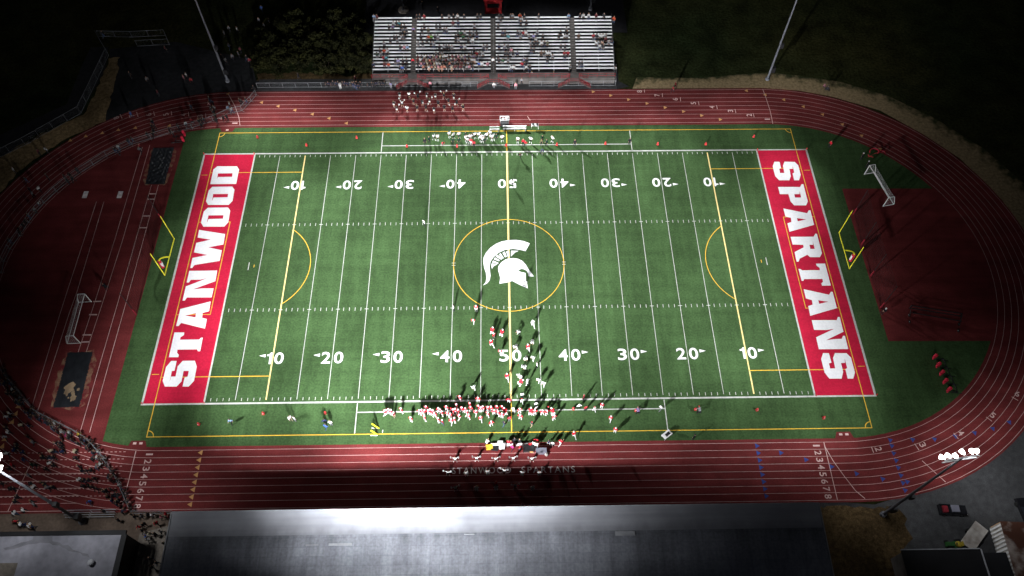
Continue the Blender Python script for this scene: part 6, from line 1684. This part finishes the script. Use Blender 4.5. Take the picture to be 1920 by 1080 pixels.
# --- the tight block of pupils in the front rows, and the seated and fence-side people too small to single out: one mass
rp.seed(31)
for (x0, y0), (x1, y1) in zip(LF2[1:-1], LF2[2:]):
    L = math.hypot(x1 - x0, y1 - y0); d = 0.0
    nx, ny = -(y1 - y0) / L, (x1 - x0) / L
    while d < L:
        t = d / L; k = rp.uniform(0.45, 1.3)
        qx, qy = x0 + (x1 - x0) * t - abs(nx) * k * (1 if nx * 1 > -2 else 1), y0 + (y1 - y0) * t - abs(ny) * k
        if rp.random() < 0.8: person(Vector((qx, qy, 0)), rp.choice(['lean', 'stand']), rp.choice(['black', 'dark', 'black', 'navy', 'black', 'grey', 'maroon', 'white']), T((qx, qy), (0, 0)) + rp.uniform(-.5, .5), '', 'along the lower left crowd fence', rp.choice(['dark', 'jeans', 'dark']), rp.choice(['hair', 'hood', 'long_hair']))
        d += rp.uniform(0.5, 1.0)
for i, lo, hi in ((3, 742, 1610), (2, 738, 1640), (1, 745, 1590), (0, 830, 1590)):
    y, z = ROWS[i]
    x = lo + rp.uniform(0, 30)
    while x < hi:
        q = P(690 + x / 8, 128.4 - (128.4 - 32.5) * i / 15, z)
        person(Vector((q.x, y - 0.32 + rp.uniform(-.06, .06), z - 0.43)), 'stand', rp.choice(['white', 'cream', 'pink', 'white', 'coral', 'black', 'purple', 'maroon', 'black', 'dark', 'light grey', 'black', 'black', 'maroon', 'dark', 'grey']), math.pi + rp.uniform(-.7, .7), '', 'of the bleachers', rp.choice(['dark', 'dark', 'jeans', 'dark', 'bare']), rp.choice(['hair', 'long_hair']), None, sleeve=rp.choice([0, 2]))
        x += rp.uniform(34, 58)
tm = bpy.data.materials.new('crowd cloth'); tm.use_nodes = True
at = tm.node_tree.nodes.new('ShaderNodeAttribute'); at.attribute_name = 'tint'
tm.node_tree.links.new(at.outputs['Color'], tm.node_tree.nodes['Principled BSDF'].inputs['Base Color'])
tm.node_tree.nodes['Principled BSDF'].inputs['Roughness'].default_value = 0.85
TR = ['dark', 'white', 'jeans', 'grey', 'khaki', 'green', 'bare']
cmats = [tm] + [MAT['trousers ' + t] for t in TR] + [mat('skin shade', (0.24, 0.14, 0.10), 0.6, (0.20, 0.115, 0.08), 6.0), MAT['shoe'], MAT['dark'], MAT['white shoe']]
cache = {}
def arr(me):
    if me.name not in cache: cache[me.name] = (np.array([v.co[:] for v in me.vertices]), [(tuple(p.vertices), p.material_index) for p in me.polygons])
    return cache[me.name]
cm = MB(); tints = []
for me, hd, hm3, loc, fa, s, col, trs, head, hc in MASSED:
    Rm = np.array([[math.cos(fa), -math.sin(fa), 0], [math.sin(fa), math.cos(fa), 0], [0, 0, 1]]) * s
    mp = {0: 0, 1: 1 + TR.index(trs), 2: 8, 3: 9, 4: 10, 5: 11}
    for k, (vv, ff) in enumerate((arr(me), arr(HEADS[head]))):
        if k == 1: vv = vv @ np.array(hm3).T + np.array(hd)
        b = len(cm.v); cm.v += [tuple(v) for v in (vv @ Rm.T + np.array(loc))]
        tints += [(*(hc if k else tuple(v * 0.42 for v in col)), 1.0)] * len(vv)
        for f_, mi in ff: cm.f.append(tuple(b + t for t in f_)); cm.m.append(0 if k else mp[mi])
cme = cm.mesh('crowd', cmats, True)
ca_ = cme.color_attributes.new('tint', 'FLOAT_COLOR', 'POINT')
ca_.data.foreach_set('color', np.array(tints, dtype=np.float32).ravel())
cr_ = link('crowd', cme)
setp(cr_, 'crowd filling the bleachers and lining the far and left fences', 'crowd', None, 'stuff')

# --- labels: what each wears plus its place counted from the left among its like
from collections import defaultdict
byp = defaultdict(list)
for t in PEOPLE: byp[(t[1], t[2])].append(t)
for (d, pl_), lst in byp.items():
    pl_ = pl_.split('|')[-1]
    lst.sort(key=lambda t: t[3])
    for i, (o, *_r) in enumerate(lst):
        if not pl_: o['label'] = d
        elif len(lst) == 1: o['label'] = d + ' ' + pl_
        else: o['label'] = d + ', ' + ordinal(i + 1) + ' from left ' + pl_
for (d, pl_), lst in byp.items():
    for o, *_r in lst:
        g = {'H|on the pitch': 'home players in red on the pitch', 'V|on the pitch': 'visiting players in white on the pitch', 'H|in near sideline line-up': 'home players along the near sideline', 'V|in far sideline line-up': 'visiting players along the far sideline'}.get(pl_)
        if g is None:
            g = ('cheerleaders on the far track' if 'far track' in pl_ and 'cheer' in d else 'cheerleaders on the near track' if 'cheer' in d else 'spectators in the bleachers' if 'bench row' in pl_ else 'officials on the pitch' if 'official' in d else ('people ' + pl_.replace('of the', 'of the')) if pl_ else None)
        if g: o['group'] = g
